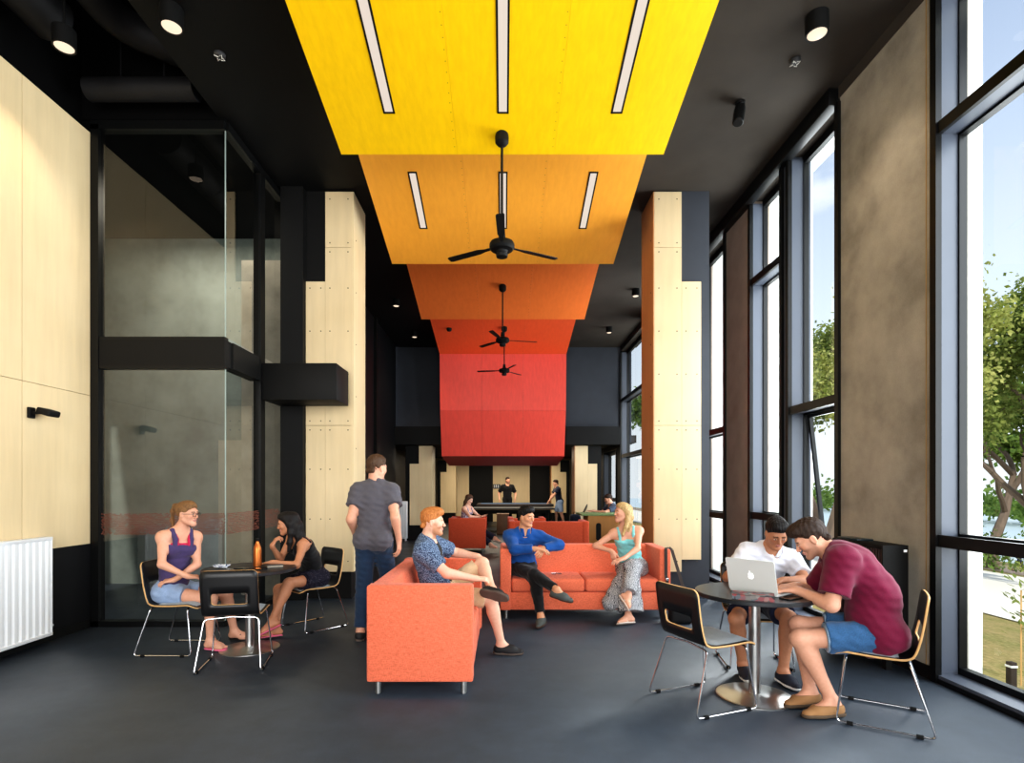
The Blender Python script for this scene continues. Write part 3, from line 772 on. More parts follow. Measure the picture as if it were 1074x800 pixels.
def woman_blonde():
    p = Person('blonde woman in mint camisole and long patterned skirt', 'person', (1.50, 6.48, .53), (-.45, -.9), (1.415, 6.40, 1.02), (-.95, -.25, .02), size=.95, female=True, shoulder_face=(-.25, -.97), slouch=.03, head_pos=(1.375, 6.38, 1.185))
    p.set_arm('L', (1.33, 6.08, .70), (1.75, 6.2, .75), (-.85, -.2, -.2), (0, .2, -1), .4); p.set_arm('R', (1.24, 6.30, .75), (1.0, 6.55, .85), (.15, -.2, -.9), (.5, .5, 0), .5)
    p.set_leg('R', (1.35, 5.97, .097), (1.2, 5.6, .7), (-.93, -.3, 0)); p.set_leg('L', (1.32, 5.84, .33), (1.1, 5.5, 1.0), (.3, -.75, -.55))
    p.body(FAIR, brow=(.2, .12, .06))
    P = [p.hipcone(.026, .13)] + p.glutes(.02)
    for q in 'LR': P += p.legp(q, .022, 1.0, .012)
    kL, aL = p.leg['L'][1], p.leg['L'][2]; kR, aR = p.leg['R'][1], p.leg['R'][2]
    P += [cone(kL, aL * .88 + kL * .12, .072, .078, .05, cap_b=True), cone(kR, aR + V(.02, .03, .02), .075, .125, .05, cap_b=True), cone(kR + V(-.03, .06, 0), V(1.17, 6.10, .20), .08, .085, .05), cone(kL + V(.03, .05, -.03), V(1.47, 6.02, .12), .07, .05, .06)]
    P.append(plane(V(1.3, 6, .135), (-.0, -.35, -1)))
    p.part('skirt', P, G['zig'], p.wrinkle(.006, 30))
    ex = [cone(p.nk - p.sp * .15 + p.cf * .09 + p.cl * q * .07, p.nk - p.sp * .20 + p.cf * .085 + p.cl * q * .06, .045, .045, .03) for q in (-1, 1)]
    p.tank(G['mint'], .014, .05, .125, .08, extra=None, wr=.004)
    H = p.H; ex = []
    for q in (-1, 1):
        ex += strand(p, [H(q * .05, .0, .075), H(q * .076, -.03, .01), H(q * .082, -.025, -.08), H(q * .084, .0, -.18), H(q * .075, .03, -.27)], .032, .016, .025)
        ex += strand(p, [H(q * .03, -.07, .05), H(q * .055, -.08, -.05), H(q * .06, -.07, -.14), H(q * .055, -.055, -.22)], .042, .018, .03)
    p.hair(HR_['blonde'], 'long', 1.0, .076, ex, .004)
    for q in 'LR': p.flipflop(q, G['sandal_white'], name='sandal')

def man_white():
    p = Person('black-haired man in white polo shirt and navy shorts looking down at the laptop', 'person', (2.09, 4.57, .535), (-.2, -1), (2.165, 4.47, .985), (-.12, -.86, -.52), size=.97, shoulder_face=(-.02, -1), slouch=.06, head_pos=(2.155, 4.37, 1.115))
    p.set_arm('R', (1.79, 4.16, .785), (1.65, 4.5, .6), (.3, -.9, -.1), (0, 0, -1), .35); p.set_arm('L', (2.09, 4.13, .785), (2.6, 4.2, .65), (-.9, -.4, -.1), (0, 0, -1), .35)
    p.set_leg('R', (1.885, 4.36, .097), (1.55, 3.9, .8), (-.25, -.95, 0)); p.set_leg('L', (2.115, 4.18, .097), (2.1, 3.6, .8), (.12, -1, 0))
    p.body(MED, brow=(.02, .015, .012), shod=True)
    p.legs_wear(G['navy'], .74, .016, .018, 'shorts'); p.top(G['whitecloth'], .72, .016, .016, -.04, collar=G['whitecloth'], wr=.004)
    ex = [ell(p.H(0, .045, .100), V(.064, .056, .044) * p.hs, p.HR, .03)]
    p.hair(HR_['black'], 'short', 1.03, .078, ex, .0035)
    for q in 'LR': p.shoe(q, G['shoe_navy'], G['sole_white'], laces=G['sole_white'])

def man_maroon():
    p = Person('dark-haired man in maroon shirt and denim shorts hunched over the table', 'person', (2.41, 3.56, .54), (-.86, .5), (2.235, 3.735, 1.045), (-.78, .34, -.58), size=1.04, shoulder_face=(-.86, .42), slouch=.10, head_pos=(2.115, 3.80, 1.125))
    p.set_arm('L', (1.985, 3.745, .785), (1.95, 3.30, .2), (-.92, .30, -.05), (0, 0, -1), .35); p.set_arm('R', (2.06, 3.90, .785), (2.3, 4.3, .4), (-.95, .02, -.05), (0, 0, -1), .35)
    p.set_leg('L', (2.13, 3.585, .10), (1.6, 3.7, .75), (-.97, -.1, -.02)); p.set_leg('R', (2.09, 3.77, .10), (1.7, 4.0, .75), (-.95, -.25, 0))
    p.body(FAIR, brow=(.03, .02, .015), beard=((.10, .06, .045), .35), shod=True)
    p.legs_wear(G['denim'], .66, .018, .018, 'denim_shorts')
    for q in 'LR':
        hp, kn = p.leg[q][0], p.leg[q][1]; a = hp + (kn - hp) * .56; b = hp + (kn - hp) * .68
        p.part('shorts_cuff', [cone(a, b, .094, .094, .01, cap_a=True, cap_b=True)], G['cuff'])
    P = [cone(p.pel + p.sp * .14, p.pel - p.sp * .02 - p.fw * .01, .158, .168, .06, flat=(p.fw, .8))]
    p.top(G['maroon'], .78, .030, .018, -.125, name='shirt', wr=.003, extra=P, collar=G['maroon'])
    ex = [ell(p.H(0, .055, .095), V(.062, .055, .042) * p.hs, p.HR, .03)]
    p.hair(HR_['dbrown'], 'short', 1.03, .078, ex, .0035)
    for q in 'LR': p.shoe(q, G['shoe_tan'], G['sole_cork'], rise=-.005)

def far_people():
    h = .008
    p = Person('woman with long brown hair reading in the far orange armchair', 'person', (-.87, 12.95, .54), (.85, -.5), (-.84, 12.93, 1.04), (.9, -.25, -.4), h, .95, True, slouch=.04)
    p.set_arm('R', (-.55, 12.75, .80), (-.9, 12.5, .7), (.9, 0, .1), (0, 0, 1), .4); p.set_arm('L', (-.52, 12.9, .80), (-.5, 13.2, .7), (.9, 0, .1), (0, 0, 1), .4)
    p.set_leg('R', (-.15, 12.60, .097), (.0, 12.5, .8), (.9, -.4, 0)); p.set_leg('L', (-.05, 12.62, .27), (.1, 12.7, 1.0), (.9, -.3, -.2))
    p.body(PALE); p.legs_wear(G['navy'], 1.86, .02, .02); p.tank(G['floral'], .012, -.02, .13, .08)
    ex = []
    for q in (-1, 1): ex += strand(p, [p.H(q * .05, -.03, .05), p.H(q * .075, -.04, -.08), p.H(q * .07, -.03, -.22)], .05, .025, .03)
    p.hair(HR_['brown'], 'long', 1.0, .074, ex)
    for q in 'LR': p.flipflop(q, G['sandal_white'], name='sandal')
    p = Person('bearded man in black standing behind the pool table against the far wall', 'person', (.16, 22.25, .99), (.1, -1), (.16, 22.25, 1.575), (.5, -.85, 0), h, 1.075, slouch=.0)
    p.set_arm('R', (-.16, 22.2, 1.02), (-.3, 22.5, 1.2), (0, 0, -1), (1, 0, 0), .5); p.set_arm('L', (.47, 22.15, 1.02), (.6, 22.5, 1.2), (0, 0, -1), (-1, 0, 0), .5)
    p.set_leg('R', (.05, 22.25, .10), (0, 21, .5), (-.2, -1, 0)); p.set_leg('L', (.28, 22.25, .10), (.3, 21, .5), (.2, -1, 0))
    p.body(FAIR, beard=((.1, .06, .04), .7), shod=True); p.legs_wear(G['black'], 1.93, .016, .01); p.top(G['black'], .8, .018, .016, -.06); p.hair(HR_['dbrown'])
    for q in 'LR': p.shoe(q, G['shoe_black'], G['sole_dark'])
    p = Person('man in navy T-shirt and pale shorts leaning at the end of the pool table', 'person', (2.10, 20.75, .94), (-1, -.2), (2.00, 20.72, 1.47), (-1, 0, -.15), h, 1.0, slouch=.0)
    p.set_arm('R', (1.72, 20.92, .94), (1.9, 21.3, 1.2), (-.6, 0, -.7), (-.5, 0, -.8), .3); p.set_arm('L', (1.66, 20.55, .94), (1.95, 20.2, 1.2), (-.6, 0, -.7), (-.5, 0, -.8), .3)
    p.set_leg('R', (2.0, 20.92, .10), (1.6, 20.9, .5), (-1, 0, 0)); p.set_leg('L', (2.28, 20.65, .10), (1.8, 20.6, .5), (-1, 0, 0))
    p.body(FAIR, shod=True); p.legs_wear(G['paledenim'], .88, .02, .02, 'shorts'); p.top(G['navy'], .6, .018, .018, -.05); p.hair(HR_['dbrown'])
    for q in 'LR': p.shoe(q, G['shoe_black'], G['sole_white'])
    p = Person('man in slate T-shirt sitting at the plywood table beyond the sofas', 'person', (3.0, 14.35, .53), (-1, -.1), (2.78, 14.3, 1.02), (-1, -.05, -.25), h, 1.0, slouch=.06)
    p.set_arm('L', (2.35, 14.1, .87), (2.6, 13.6, .6), (-1, 0, .1), (0, 0, -1), .3); p.set_arm('R', (2.35, 14.45, .87), (2.6, 14.8, .6), (-1, 0, .1), (0, 0, -1), .3)
    p.set_leg('L', (2.58, 14.25, .1), (2.3, 14.2, .8), (-1, 0, 0)); p.set_leg('R', (2.58, 14.45, .1), (2.3, 14.5, .8), (-1, 0, 0))
    p.body(FAIR, shod=True); p.legs_wear(G['navy'], 1.9, .016, .01); p.top(G['bluegrey'], .6, .018, .016, -.05); p.hair(HR_['dbrown'])
    for q in 'LR': p.shoe(q, G['shoe_black'], G['sole_dark'])

def all_people():
    woman_purple(); woman_black(); man_walking(); man_ginger(); man_blue(); woman_blonde(); man_white(); man_maroon(); far_people()
# ------------------------------------------------------------------ room materials
M = dict(
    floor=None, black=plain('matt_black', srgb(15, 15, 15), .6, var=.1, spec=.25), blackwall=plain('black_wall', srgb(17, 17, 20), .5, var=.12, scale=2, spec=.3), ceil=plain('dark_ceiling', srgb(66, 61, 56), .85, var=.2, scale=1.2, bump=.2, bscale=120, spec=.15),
    void=plain('void_black', srgb(9, 9, 10), .8, spec=.1), duct=plain('painted_duct', srgb(26, 26, 28), .6, spec=.3), frame=plain('window_frame_black', srgb(11, 12, 13), .4, spec=.3), jamb=plain('jamb_grey', srgb(74, 80, 92), .45, var=.05, scale=2), fin=plain('white_fin', srgb(228, 230, 226), .6, var=.02),
    white=plain('white_enamel', srgb(238, 240, 242), .35, var=.02), chrome=plain('chrome', srgb(205, 205, 208), .14, 1, var=.03), steel=plain('brushed_steel', srgb(196, 196, 194), .28, 1, var=.08, scale=3, stretch=(1, 1, 12)),
    ply=ply('pale_plywood', srgb(228, 207, 168), .045), ply_shaded=ply('shaded_plywood', srgb(205, 150, 104)), plyedge=ply('plywood_edge', srgb(214, 172, 118), .12), screw=plain('screw_head', srgb(70, 60, 46), .5), seam=plain('panel_joint', srgb(170, 140, 96), .7),
    laminate=plain('black_laminate', srgb(24, 24, 26), .38, var=.06), pad=fabric('grey_pad', srgb(168, 178, 186), 500, .1), tabletop=plain('dark_tabletop', srgb(38, 40, 44), .33, var=.08), tableedge=plain('table_edge', srgb(24, 24, 25), .5),
    orange=weave('orange_weave', srgb(222, 110, 78)), red_orange=weave('red_orange_weave', srgb(198, 80, 50)),
    glass=glass('clear_glass', (.93, .96, .95, 1), 1.0, 0, .0), glassbox=glass('box_glass', (.72, .74, .71, 1), 2.2, 0, .02), bulb=emit('lamp_glow', (1, .80, .60, 1), .85), strip=emit('strip_glow', (1, .86, .74, 1), .60), darkgrey=plain('dark_grey_plastic', srgb(50, 50, 52), .5),
    brownpier=plain('brown_pier', srgb(160, 144, 130), .7, var=.16, scale=3, bump=.1), detector=plain('detector_white', srgb(190, 188, 182), .5), charcoal=plain('charcoal_side', srgb(50, 54, 62), .7, var=.1, scale=4, bump=.2, bscale=150))
def concrete(name, c):
    t = NT(name); v = t.coord()
    f = t.noise(v, 1.6, 6, .6); g = t.noise(v, 90, 3)
    a = t.ramp(f, [(.32, sc(c, .66)), (.5, c), (.68, sc(c, 1.25))]); b = t.ramp(g, [(.3, (.9, .9, .9, 1)), (.7, (1, 1, 1, 1))])
    t.set(base=t.mix(1.0, a, b, 'MULTIPLY'), rough=.72, spec=.3); t.bump(g, .12, .003); return t.m
M['concrete'] = concrete('sealed_concrete', srgb(166, 160, 148))
M['greywall'] = concrete('corridor_wall', srgb(124, 132, 128))
def floor_mat():
    t = NT('dark_sheet_floor'); v = t.coord()
    f = t.noise(v, 230, 2, .6); g = t.noise(v, 1.1, 4); h = t.noise(v, 5, 8, .75)
    a = t.ramp(f, [(.32, srgb(34, 41, 50)), (.6, srgb(62, 71, 82)), (.78, srgb(95, 106, 117))])
    b = t.ramp(h, [(.32, (.70, .70, .70, 1)), (.68, (1, 1, 1, 1))])
    t.set(base=t.mix(1.0, a, b, 'MULTIPLY'), rough=t.ramp(g, [(.3, (.36,) * 3 + (1,)), (.7, (.5,) * 3 + (1,))]), spec=.45)
    t.bump(f, .12, .002); return t.m
M['floor'] = floor_mat()
def colour_ply(name, c):
    t = NT(name); v = t.coord('Object', (5, 1.2, 1)); f = t.noise(v, 4, 6, .65)
    t.set(base=t.ramp(f, [(.3, sc(c, .92)), (.7, sc(c, 1.06))]), rough=.48, spec=.3); return t.m
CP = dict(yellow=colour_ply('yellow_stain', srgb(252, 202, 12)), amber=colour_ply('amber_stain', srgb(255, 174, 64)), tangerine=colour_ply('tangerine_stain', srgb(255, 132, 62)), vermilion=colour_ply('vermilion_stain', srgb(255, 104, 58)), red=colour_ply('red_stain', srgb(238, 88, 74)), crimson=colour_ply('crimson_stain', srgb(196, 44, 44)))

def sbox(name, lo, hi, m, bev=0.0, parent=None, kind='structure'):
    bm = nb(); box(bm, lo, hi, bev); return obj(name, bm, m, parent, 35, None if parent is not None else kind)

H = 5.42; XL = -4.38; XR = 3.3; XG = -2.96; YG = 5.9
def shell():
    bm = nb(); box(bm, (-6.5, -6, -.25), (3.62, 24.6, 0)); obj('floor', bm, M['floor'], None, 180, 'structure')
    # one dark hall soffit, its window half coloured paler for the light there (the service void stays open over the tall timber wall)
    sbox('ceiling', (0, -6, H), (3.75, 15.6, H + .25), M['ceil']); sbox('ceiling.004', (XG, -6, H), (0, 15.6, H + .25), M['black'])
    sbox('ceiling.001', (-6.5, -6, 6.7), (XG, 16, 6.9), M['void'])
    sbox('ceiling.002', (XG - .08, -6, H + .0), (XG, 15.5, 6.7), M['black'])
    sbox('ceiling.003', (-4.5, 15.6, 2.74), (3.75, 24.6, 2.95), M['ceil'])
    sbox('ceiling.005', (-6.5, YG + .02, 5.30), (XG - .02, 8.6, 5.40), M['void'])
    # left wall: plywood above, black dado below
    bm = nb()
    for y0, y1 in ((-1.8, .9), (.9, 3.0), (3.0, 5.03), (5.036, YG - .02)): box(bm, (XL - .03, y0, .885), (XL, y1, 2.45), .002, 1); box(bm, (XL - .03, y0, 2.454), (XL, y1, 5.24), .002, 1)
    w = sbox('wall_left', (XL - .2, -1.8, 0), (XL - .03, YG, 5.24), M['blackwall'])
    obj('plywood_lining', bm, M['ply'], w)
    sbox('wall_left.001', (XL - .03, -1.8, 0), (XL + .0, YG - .03, .88), M['blackwall'])
    sbox('baseboard_left', (XL, -1.8, 0), (XL + .012, YG - .06, .09), M['black'])
    sbox('wall_left.002', (XL - .2, -1.8, 5.24), (XL - .12, YG, 6.7), M['void'])
    sbox('wall_left.003', (-6.5, -1.8, 0), (XL - .2, -1.6, 6.7), M['greywall'])
    sbox('wall_left.004', (-6.5, -6, 0), (-6.3, -1.6, 6.7), M['greywall'])
    sbox('wall_back_void', (-6.5, YG + .0, 5.40), (XG - .02, YG + .1, 6.7), M['void'])
    # dark side wall of the far hall
    sbox('wall_left.005', (-3.15, 8.6, 0), (-3.0, 15.4, H), M['blackwall'])
    for y in (9.6, 11.2, 12.8): sbox('trim_1', (-3.0, y, 0), (-2.93, y + .12, H), M['black'])
    sbox('wall_left.006', (-3.7, 15.4, 0), (-3.5, 24.4, 2.8), M['blackwall'])
    # black bulkhead where the ceiling drops
    sbox('wall_back', (-3.2, 15.55, 2.74), (3.6, 15.75, H + .2), M['charcoal'])
    sbox('beam', (1.72, 15.25, 2.66), (3.22, 15.5, 3.16), M['black']); sbox('beam.001', (-3.0, 15.25, 2.66), (-1.72, 15.5, 3.16), M['black'])
    # end wall: alternating plywood and black panels
    w = sbox('wall_far', (-3.7, 24.0, 0), (3.6, 24.2, 2.8), M['blackwall'])
    bm = nb(); bk = nb()
    X = lambda u: (u - VPU) * 24 / FPX
    for a, b in ((430, 492), (517, 555.5), (578, 632)): box(bm, (X(a), 23.97, 0.0), (X(b), 24.0, 2.74), .003, 1)
    for a, b in ((492, 517), (555.5, 578)): box(bk, (X(a), 23.975, 0.0), (X(b), 24.0, 2.74), .003, 1)
    obj('plywood_panel', bm, M['ply'], w); obj('black_panel', bk, M['black'], w)

def stepped_column(side, Y, top, step, low=.36, low2=.52, full=True):
    """structural pier with a stepped plywood face; side -1 left, +1 right"""
    X = lambda a: side * a
    def bx(bm, x0, x1, y0, y1, z0, z1, bev=0.0, mi=0): box(bm, (min(X(x0), X(x1)), y0, z0), (max(X(x0), X(x1)), y1, z1), bev, 1, mi)
    bm = nb(); bx(bm, 2.025, 2.74, Y + .03, Y + .62, 0, top + (.05 if full else 0))
    c = obj('column', bm, M['charcoal'] if (side > 0 and full) else M['black'], None, 35, 'structure')
    bm = nb()
    seams = [low, 2.30, 4.66, top] if full else [low, top]
    for a, b in zip(seams[:-1], seams[1:]): bx(bm, 2.0, 2.362, Y, Y + .03, a + .002, b - .002, .0015)
    seams = [low2 if side > 0 else low, 2.30, step] if full else [low, step]
    for a, b in zip(seams[:-1], seams[1:]): bx(bm, 2.364, 2.62, Y, Y + .03, a + .002, b - .002, .0015)
    if full:
        rows = [.5, 1.06, 1.72, 2.24, 2.36, 2.98, 3.55, 4.12, 4.60, 4.72, 5.30]
        for z in rows:
            for x in (2.06, 2.30, 2.42, 2.565):
                if x > 2.364 and z > step or z < low + .03: continue
                lathe(bm, [(.0, .0), (.0085, .0), (.0085, .004)], 8, (X(x), Y - .003, z), 1, (0, 1, 0))
    obj('plywood_face', bm, [M['ply'], M['screw']], c)
    bm = nb(); bx(bm, 1.985, 2.02, Y + .002, Y + .62, low, top, .0015)
    if full:
        for z in (.6, 1.3, 2.0, 2.7, 3.4, 4.1, 4.8):
            lathe(bm, [(.0, .0), (.0085, .0), (.0085, .004)], 8, (X(1.982), Y + .12, z), 1, (side, 0, 0))
    obj('plywood_return', bm, [M['ply'] if side < 0 else M['ply_shaded'], M['screw']], c)  # window-side column return: shade and orange bounce put into the ply colour
    return c

def columns():
    for s in (-1, 1):
        stepped_column(s, 7.33, H - .02, 4.21)
        stepped_column(s, 15.45, 2.64, 2.14, .42, .42, False)
        stepped_column(s, 23.0, 2.6, 2.12, .42, .42, False)

def glass_box():
    """glazed corridor box standing in the corner"""
    Z0, Z1, Z2, Z3 = 0.0, 2.77, 3.05, 5.28
    w = sbox('window_1', (XL, YG - .03, Z1), (XG, YG + .12, Z2), M['black'])      # front spandrel band
    w['kind'] = 'structure'
    sbox('spandrel_band', (XG - .12, YG + .12, Z1), (XG + .02, 6.72, Z2), M['black'], 0, w)
    bm = nb()
    for x0, x1 in ((XL, XL + .085),): box(bm, (x0, YG - .04, 0), (x1, YG + .06, Z3 + .05))
    box(bm, (XL, YG - .04, 0), (XG, YG + .06, .06)); box(bm, (XL, YG - .04, Z3), (XG, YG + .06, Z3 + .09)); box(bm, (XL, YG - .03, Z1 - .03), (XG, YG + .05, Z1)); box(bm, (XL, YG - .03, Z2), (XG, YG + .05, Z2 + .03))
    box(bm, (XG - .06, YG, Z3), (XG + .03, 7.36, Z3 + .09)); box(bm, (XG - .06, 6.68, 0), (XG + .03, 6.80, Z3)); box(bm, (XG - .06, YG + .06, 0), (XG + .02, 7.36, .06)); box(bm, (XG - .05, 6.8, Z1 - .02), (XG + .01, 7.36, Z1 + .08))
    obj('frame', bm, M['frame'], w)
    for z0, z1 in ((.06, Z1 - .03), (Z2 + .03, Z3)):
        bm = nb(); quad(bm, [(XL + .08, YG, z0), (XG - .008, YG, z0), (XG - .008, YG, z1), (XL + .08, YG, z1)]); obj('pane', bm, M['glassbox'], w)
        bm = nb(); quad(bm, [(XG, YG + .008, z0), (XG, 6.68, z0), (XG, 6.68, z1), (XG, YG + .008, z1)]); obj('pane', bm, M['glassbox'], w)
        bm = nb(); quad(bm, [(XG, 6.8, z0), (XG, 7.36, z0), (XG, 7.36, z1), (XG, 6.8, z1)]); obj('pane', bm, M['glassbox'], w)
        bm = nb(); box(bm, (XG - .012, YG - .004, z0), (XG - .004, YG + .01, z1)); obj('glass_joint', bm, plain('joint', srgb(150, 165, 160), .3), w)
    # frit band of small brown dots across the lower panes
    bm = nb(); RNG2 = np.random.RandomState(3)
    def dots(a, b, n):
        a = Vector(a); b = Vector(b); d = (b - a).normalized(); nr = Vector((d.y, -d.x, 0))
        L = (b - a).length; cols = int(L / .022)
        for i in range(cols):
            for j in range(13):
                zz = .985 + j * .0175 + RNG2.uniform(-.004, .004); c = a + d * (i + .5 + .5 * (j % 2)) * L / cols + nr * .004
                r = .0072 + .002 * RNG2.rand()
                if RNG2.rand() < .12: continue
                quad(bm, [c + d * r + Vector((0, 0, zz)), c + Vector((0, 0, zz + r)), c - d * r + Vector((0, 0, zz)), c + Vector((0, 0, zz - r))])
    dots((XL + .09, YG - .003, 0), (XG - .01, YG - .003, 0), 60); dots((XG + .004, YG + .01, 0), (XG + .004, 6.67, 0), 40); dots((XG + .004, 6.82, 0), (XG + .004, 7.3, 0), 20)
    o = obj('frit_dots', bm, plain('frit', srgb(138, 74, 56), .6), w, 180); o['kind'] = 'stuff'
    # inside: corridor
    sbox('wall_corridor', (-6.5, 8.5, 0), (XG - .05, 8.6, H), M['greywall']); sbox('wall_corridor.001', (-6.5, YG, 0), (-6.4, 8.5, H), M['greywall'])
    d = sbox('door_1', (-4.35, 8.44, 0), (-3.45, 8.50, 2.2), plain('pale_door', srgb(150, 146, 132), .5))
    bm = nb(); tube(bm, bend([(-3.56, 8.44, .95), (-3.56, 8.38, .95), (-3.56, 8.38, 1.35), (-3.56, 8.44, 1.35)], .02), .012, 8); obj('door_handle', bm, M['chrome'], d)
    sbox('wall_corridor.002', (-3.6, 7.6, 0), (XG - .06, 8.5, 4.6), M['concrete'])
    # black canopy box wrapping the pier
    sbox('trim_2', (XG + .02, 6.72, 2.545), (-2.03, 7.24, 2.99), M['black'], .004)
    sbox('trim_3', (-2.92, 7.24, 0), (-2.625, 7.95, H), M['black'])

def window(n, y0, y1, trans, far_jamb=True, near_jamb=True, z1=5.26, awn=None, sill=.06):
    """deep-set floor to ceiling bay in the window wall"""
    xg = 3.49
    bm = nb(); box(bm, (XR - .01, y0, 0), (xg + .06, y1, sill)); w = obj('window_%d' % n, bm, M['jamb'], None, 35, 'structure')
    bm = nb()
    if far_jamb: box(bm, (XR + .015, y1 - .02, sill), (xg - .03, y1, z1))
    if near_jamb: box(bm, (XR + .015, y0, sill), (xg - .03, y0 + .02, z1))
    for z in trans: box(bm, (XR + .0, y0, z - .03), (xg - .03, y1, z + .03))
    obj('reveal', bm, M['jamb'], w)
    bm = nb()
    for y in (y0, y1 - .035): box(bm, (XR - .03, y - .012, 0), (XR + .015, y + .047, z1)); box(bm, (xg - .03, y, 0), (xg + .03, y + .035, z1))
    for z in trans: box(bm, (XR - .012, y0, z - .045), (XR + .02, y1, z + .045)); box(bm, (xg - .03, y0, z - .05), (xg + .03, y1, z + .05))
    box(bm, (xg - .03, y0, sill), (xg + .03, y1, sill + .05)); box(bm, (xg - .03, y0, z1 - .05), (xg + .03, y1, z1 + .1)); box(bm, (XR - .02, y0, 0), (XR + .01, y1, .035))
    obj('frame', bm, M['frame'], w)
    zs = [sill] + list(trans) + [z1]
    for k, (a, b) in enumerate(zip(zs[:-1], zs[1:])):
        if awn is not None and k == awn:
            # awning sash pushed open at the bottom
            f = nb(); t = .035; L = b - a - .1; W = y1 - y0 - .1
            for lo, hi in (((0, 0, -L), (.04, t, 0)), ((0, W - t, -L), (.04, W, 0)), ((0, 0, -L), (.04, W, -L + t)), ((0, 0, -t), (.04, W, 0))): box(f, lo, hi)
            R = Matrix.Translation((xg, y0 + .05, b - .05)) @ Matrix.Rotation(-.11, 4, 'Y'); bmesh.ops.transform(f, matrix=R, verts=f.verts[:])
            s_ = obj('awning_sash', f, M['frame'], w)
            g = nb(); q = quad(g, [(.02, t, -L + t), (.02, W - t, -L + t), (.02, W - t, -t), (.02, t, -t)]); bmesh.ops.transform(g, matrix=R, verts=g.verts[:]); obj('pane', g, M['glass'], s_)
        else:
            g = nb(); quad(g, [(xg, y0 + .03, a), (xg, y1 - .03, a), (xg, y1 - .03, b), (xg, y0 + .03, b)]); obj('pane', g, M['glass'], w)
    return w

def right_wall():
    pier = lambda n, y0, y1, m, x1=3.56: sbox(n, (XR, y0, 0), (x1, y1, H), m)
    pier('wall_right', 4.23, 5.42, M['concrete']); pier('wall_right.001', 6.40, 6.52, M['jamb']); pier('wall_right.002', 7.39, 8.2, M['brownpier']); pier('wall_right.003', 9.4, 10.3, M['brownpier']); pier('wall_right.004', 12.0, 12.9, M['brownpier'])
    pier('wall_right.005', .1, .9, M['concrete']); pier('wall_right.006', -3.4, -2.6, M['concrete']); pier('wall_right.007', 15.55, 16.1, M['black']); pier('wall_right.008', 18.2, 24.2, M['blackwall'])
    sbox('wall_right.009', (XR - .005, -6, 5.30), (3.6, 15.6, H), M['ceil'])
    sbox('wall_right.010', (XR, 16.1, 2.6), (3.56, 18.2, 2.8), M['black'])
    sbox('trim_4', (XR - .02, 4.23, 0), (XR, 5.42, .10), M['black']); sbox('trim_5', (XR - .012, 4.20, 0), (XR + .0, 4.245, 5.3), M['frame'])
    # thin vertical shadow joint in the concrete pier
    sbox('trim_6', (XR - .004, 4.31, .1), (XR, 4.318, 5.3), M['seam'])
    window(2, .9, 4.23, [1.075, 4.2]); window(3, 5.42, 6.40, [2.36], awn=0, near_jamb=False); window(4, 6.52, 7.39, [1.11, 4.2]); window(5, 8.2, 9.4, [1.05, 2.35], awn=None); window(6, 10.3, 12.0, [1.05, 2.35]); window(7, 12.9, 15.5, [2.35, 3.9])
    window(8, 16.1, 18.2, [1.1], z1=2.55); window(9, -2.6, .1, [1.075, 4.2])
    bm = nb(); box(bm, (XR - .10, 5.44, 5.24), (XR + .02, 9.4, 5.41), .01); obj('trim_7', bm, M['frame'], None, 35, 'structure')    # roller blind headbox
    bm = nb()
    for y in (4.23, 6.46, 7.50, 9.3, 12.0, 15.6, .5): box(bm, (3.58, y + .02, -.3), (3.70, y + .10, 6.2))
    for y in (4.23, 6.46, 7.50): pass
    bm.free()
    for y, x1 in ((4.27, 3.70), (6.44, 3.60), (7.42, 3.95), (9.45, 3.8), (12.3, 3.8)):
        sbox('trim_8', (3.57, y, -.3), (x1, y + .07, 6.4), M['fin'])
    sbox('trim_9', (3.57, .9, 5.3), (3.75, 9.4, 6.4), M['fin'])

# ------------------------------------------------------------------ stepped ceiling of stained plywood
W_ = 3.35
def cpanel(name, label, m, y0, z0, y1, z1, fixed=1):
    t = thing(name, label, 'ceiling panel', (0, y0, z0), 0, 'stained plywood ceiling panels')
    bm = nb(); n = (0, z0 - z1, y1 - y0); th = .05; x0, x1 = -W_ / 2 - .01, W_ / 2 - .01
    Ls = [x0, x0 + W_ * .36, x0 + W_ * .66, x1]
    for a, b in zip(Ls[:-1], Ls[1:]):
        p = [(0, 0), (y1 - y0, z1 - z0), (y1 - y0, z1 - z0 + th), (0, th)]
        A = [bm.verts.new((a + .0006, y, z)) for y, z in p]; B = [bm.verts.new((b - .0006, y, z)) for y, z in p]
        bm.faces.new(A); bm.faces.new(B[::-1])
        for k in range(4): bm.faces.new((A[k], A[(k + 1) % 4], B[(k + 1) % 4], B[k]))
    for a in Ls[1:3]:
        for k in range(int((y1 - y0) / .1)):
            f = (k + .5) * .1 / (y1 - y0); c = (a - .02, f * (y1 - y0), f * (z1 - z0) - .002)
            lathe(bm, [(0, 0), (.006, 0), (.006, .004)], 6, c, 1)
    obj('plywood_sheet', bm, [m, plain('dark_fixing', sc(m.node_tree.nodes['Color Ramp'].color_ramp.elements[0].color, .55), .6)], t)
    bm = nb(); box(bm, (x0 + .02, 0.05, th), (x0 + .06, y1 - y0 - .05, .12)); bm.free()
    return t

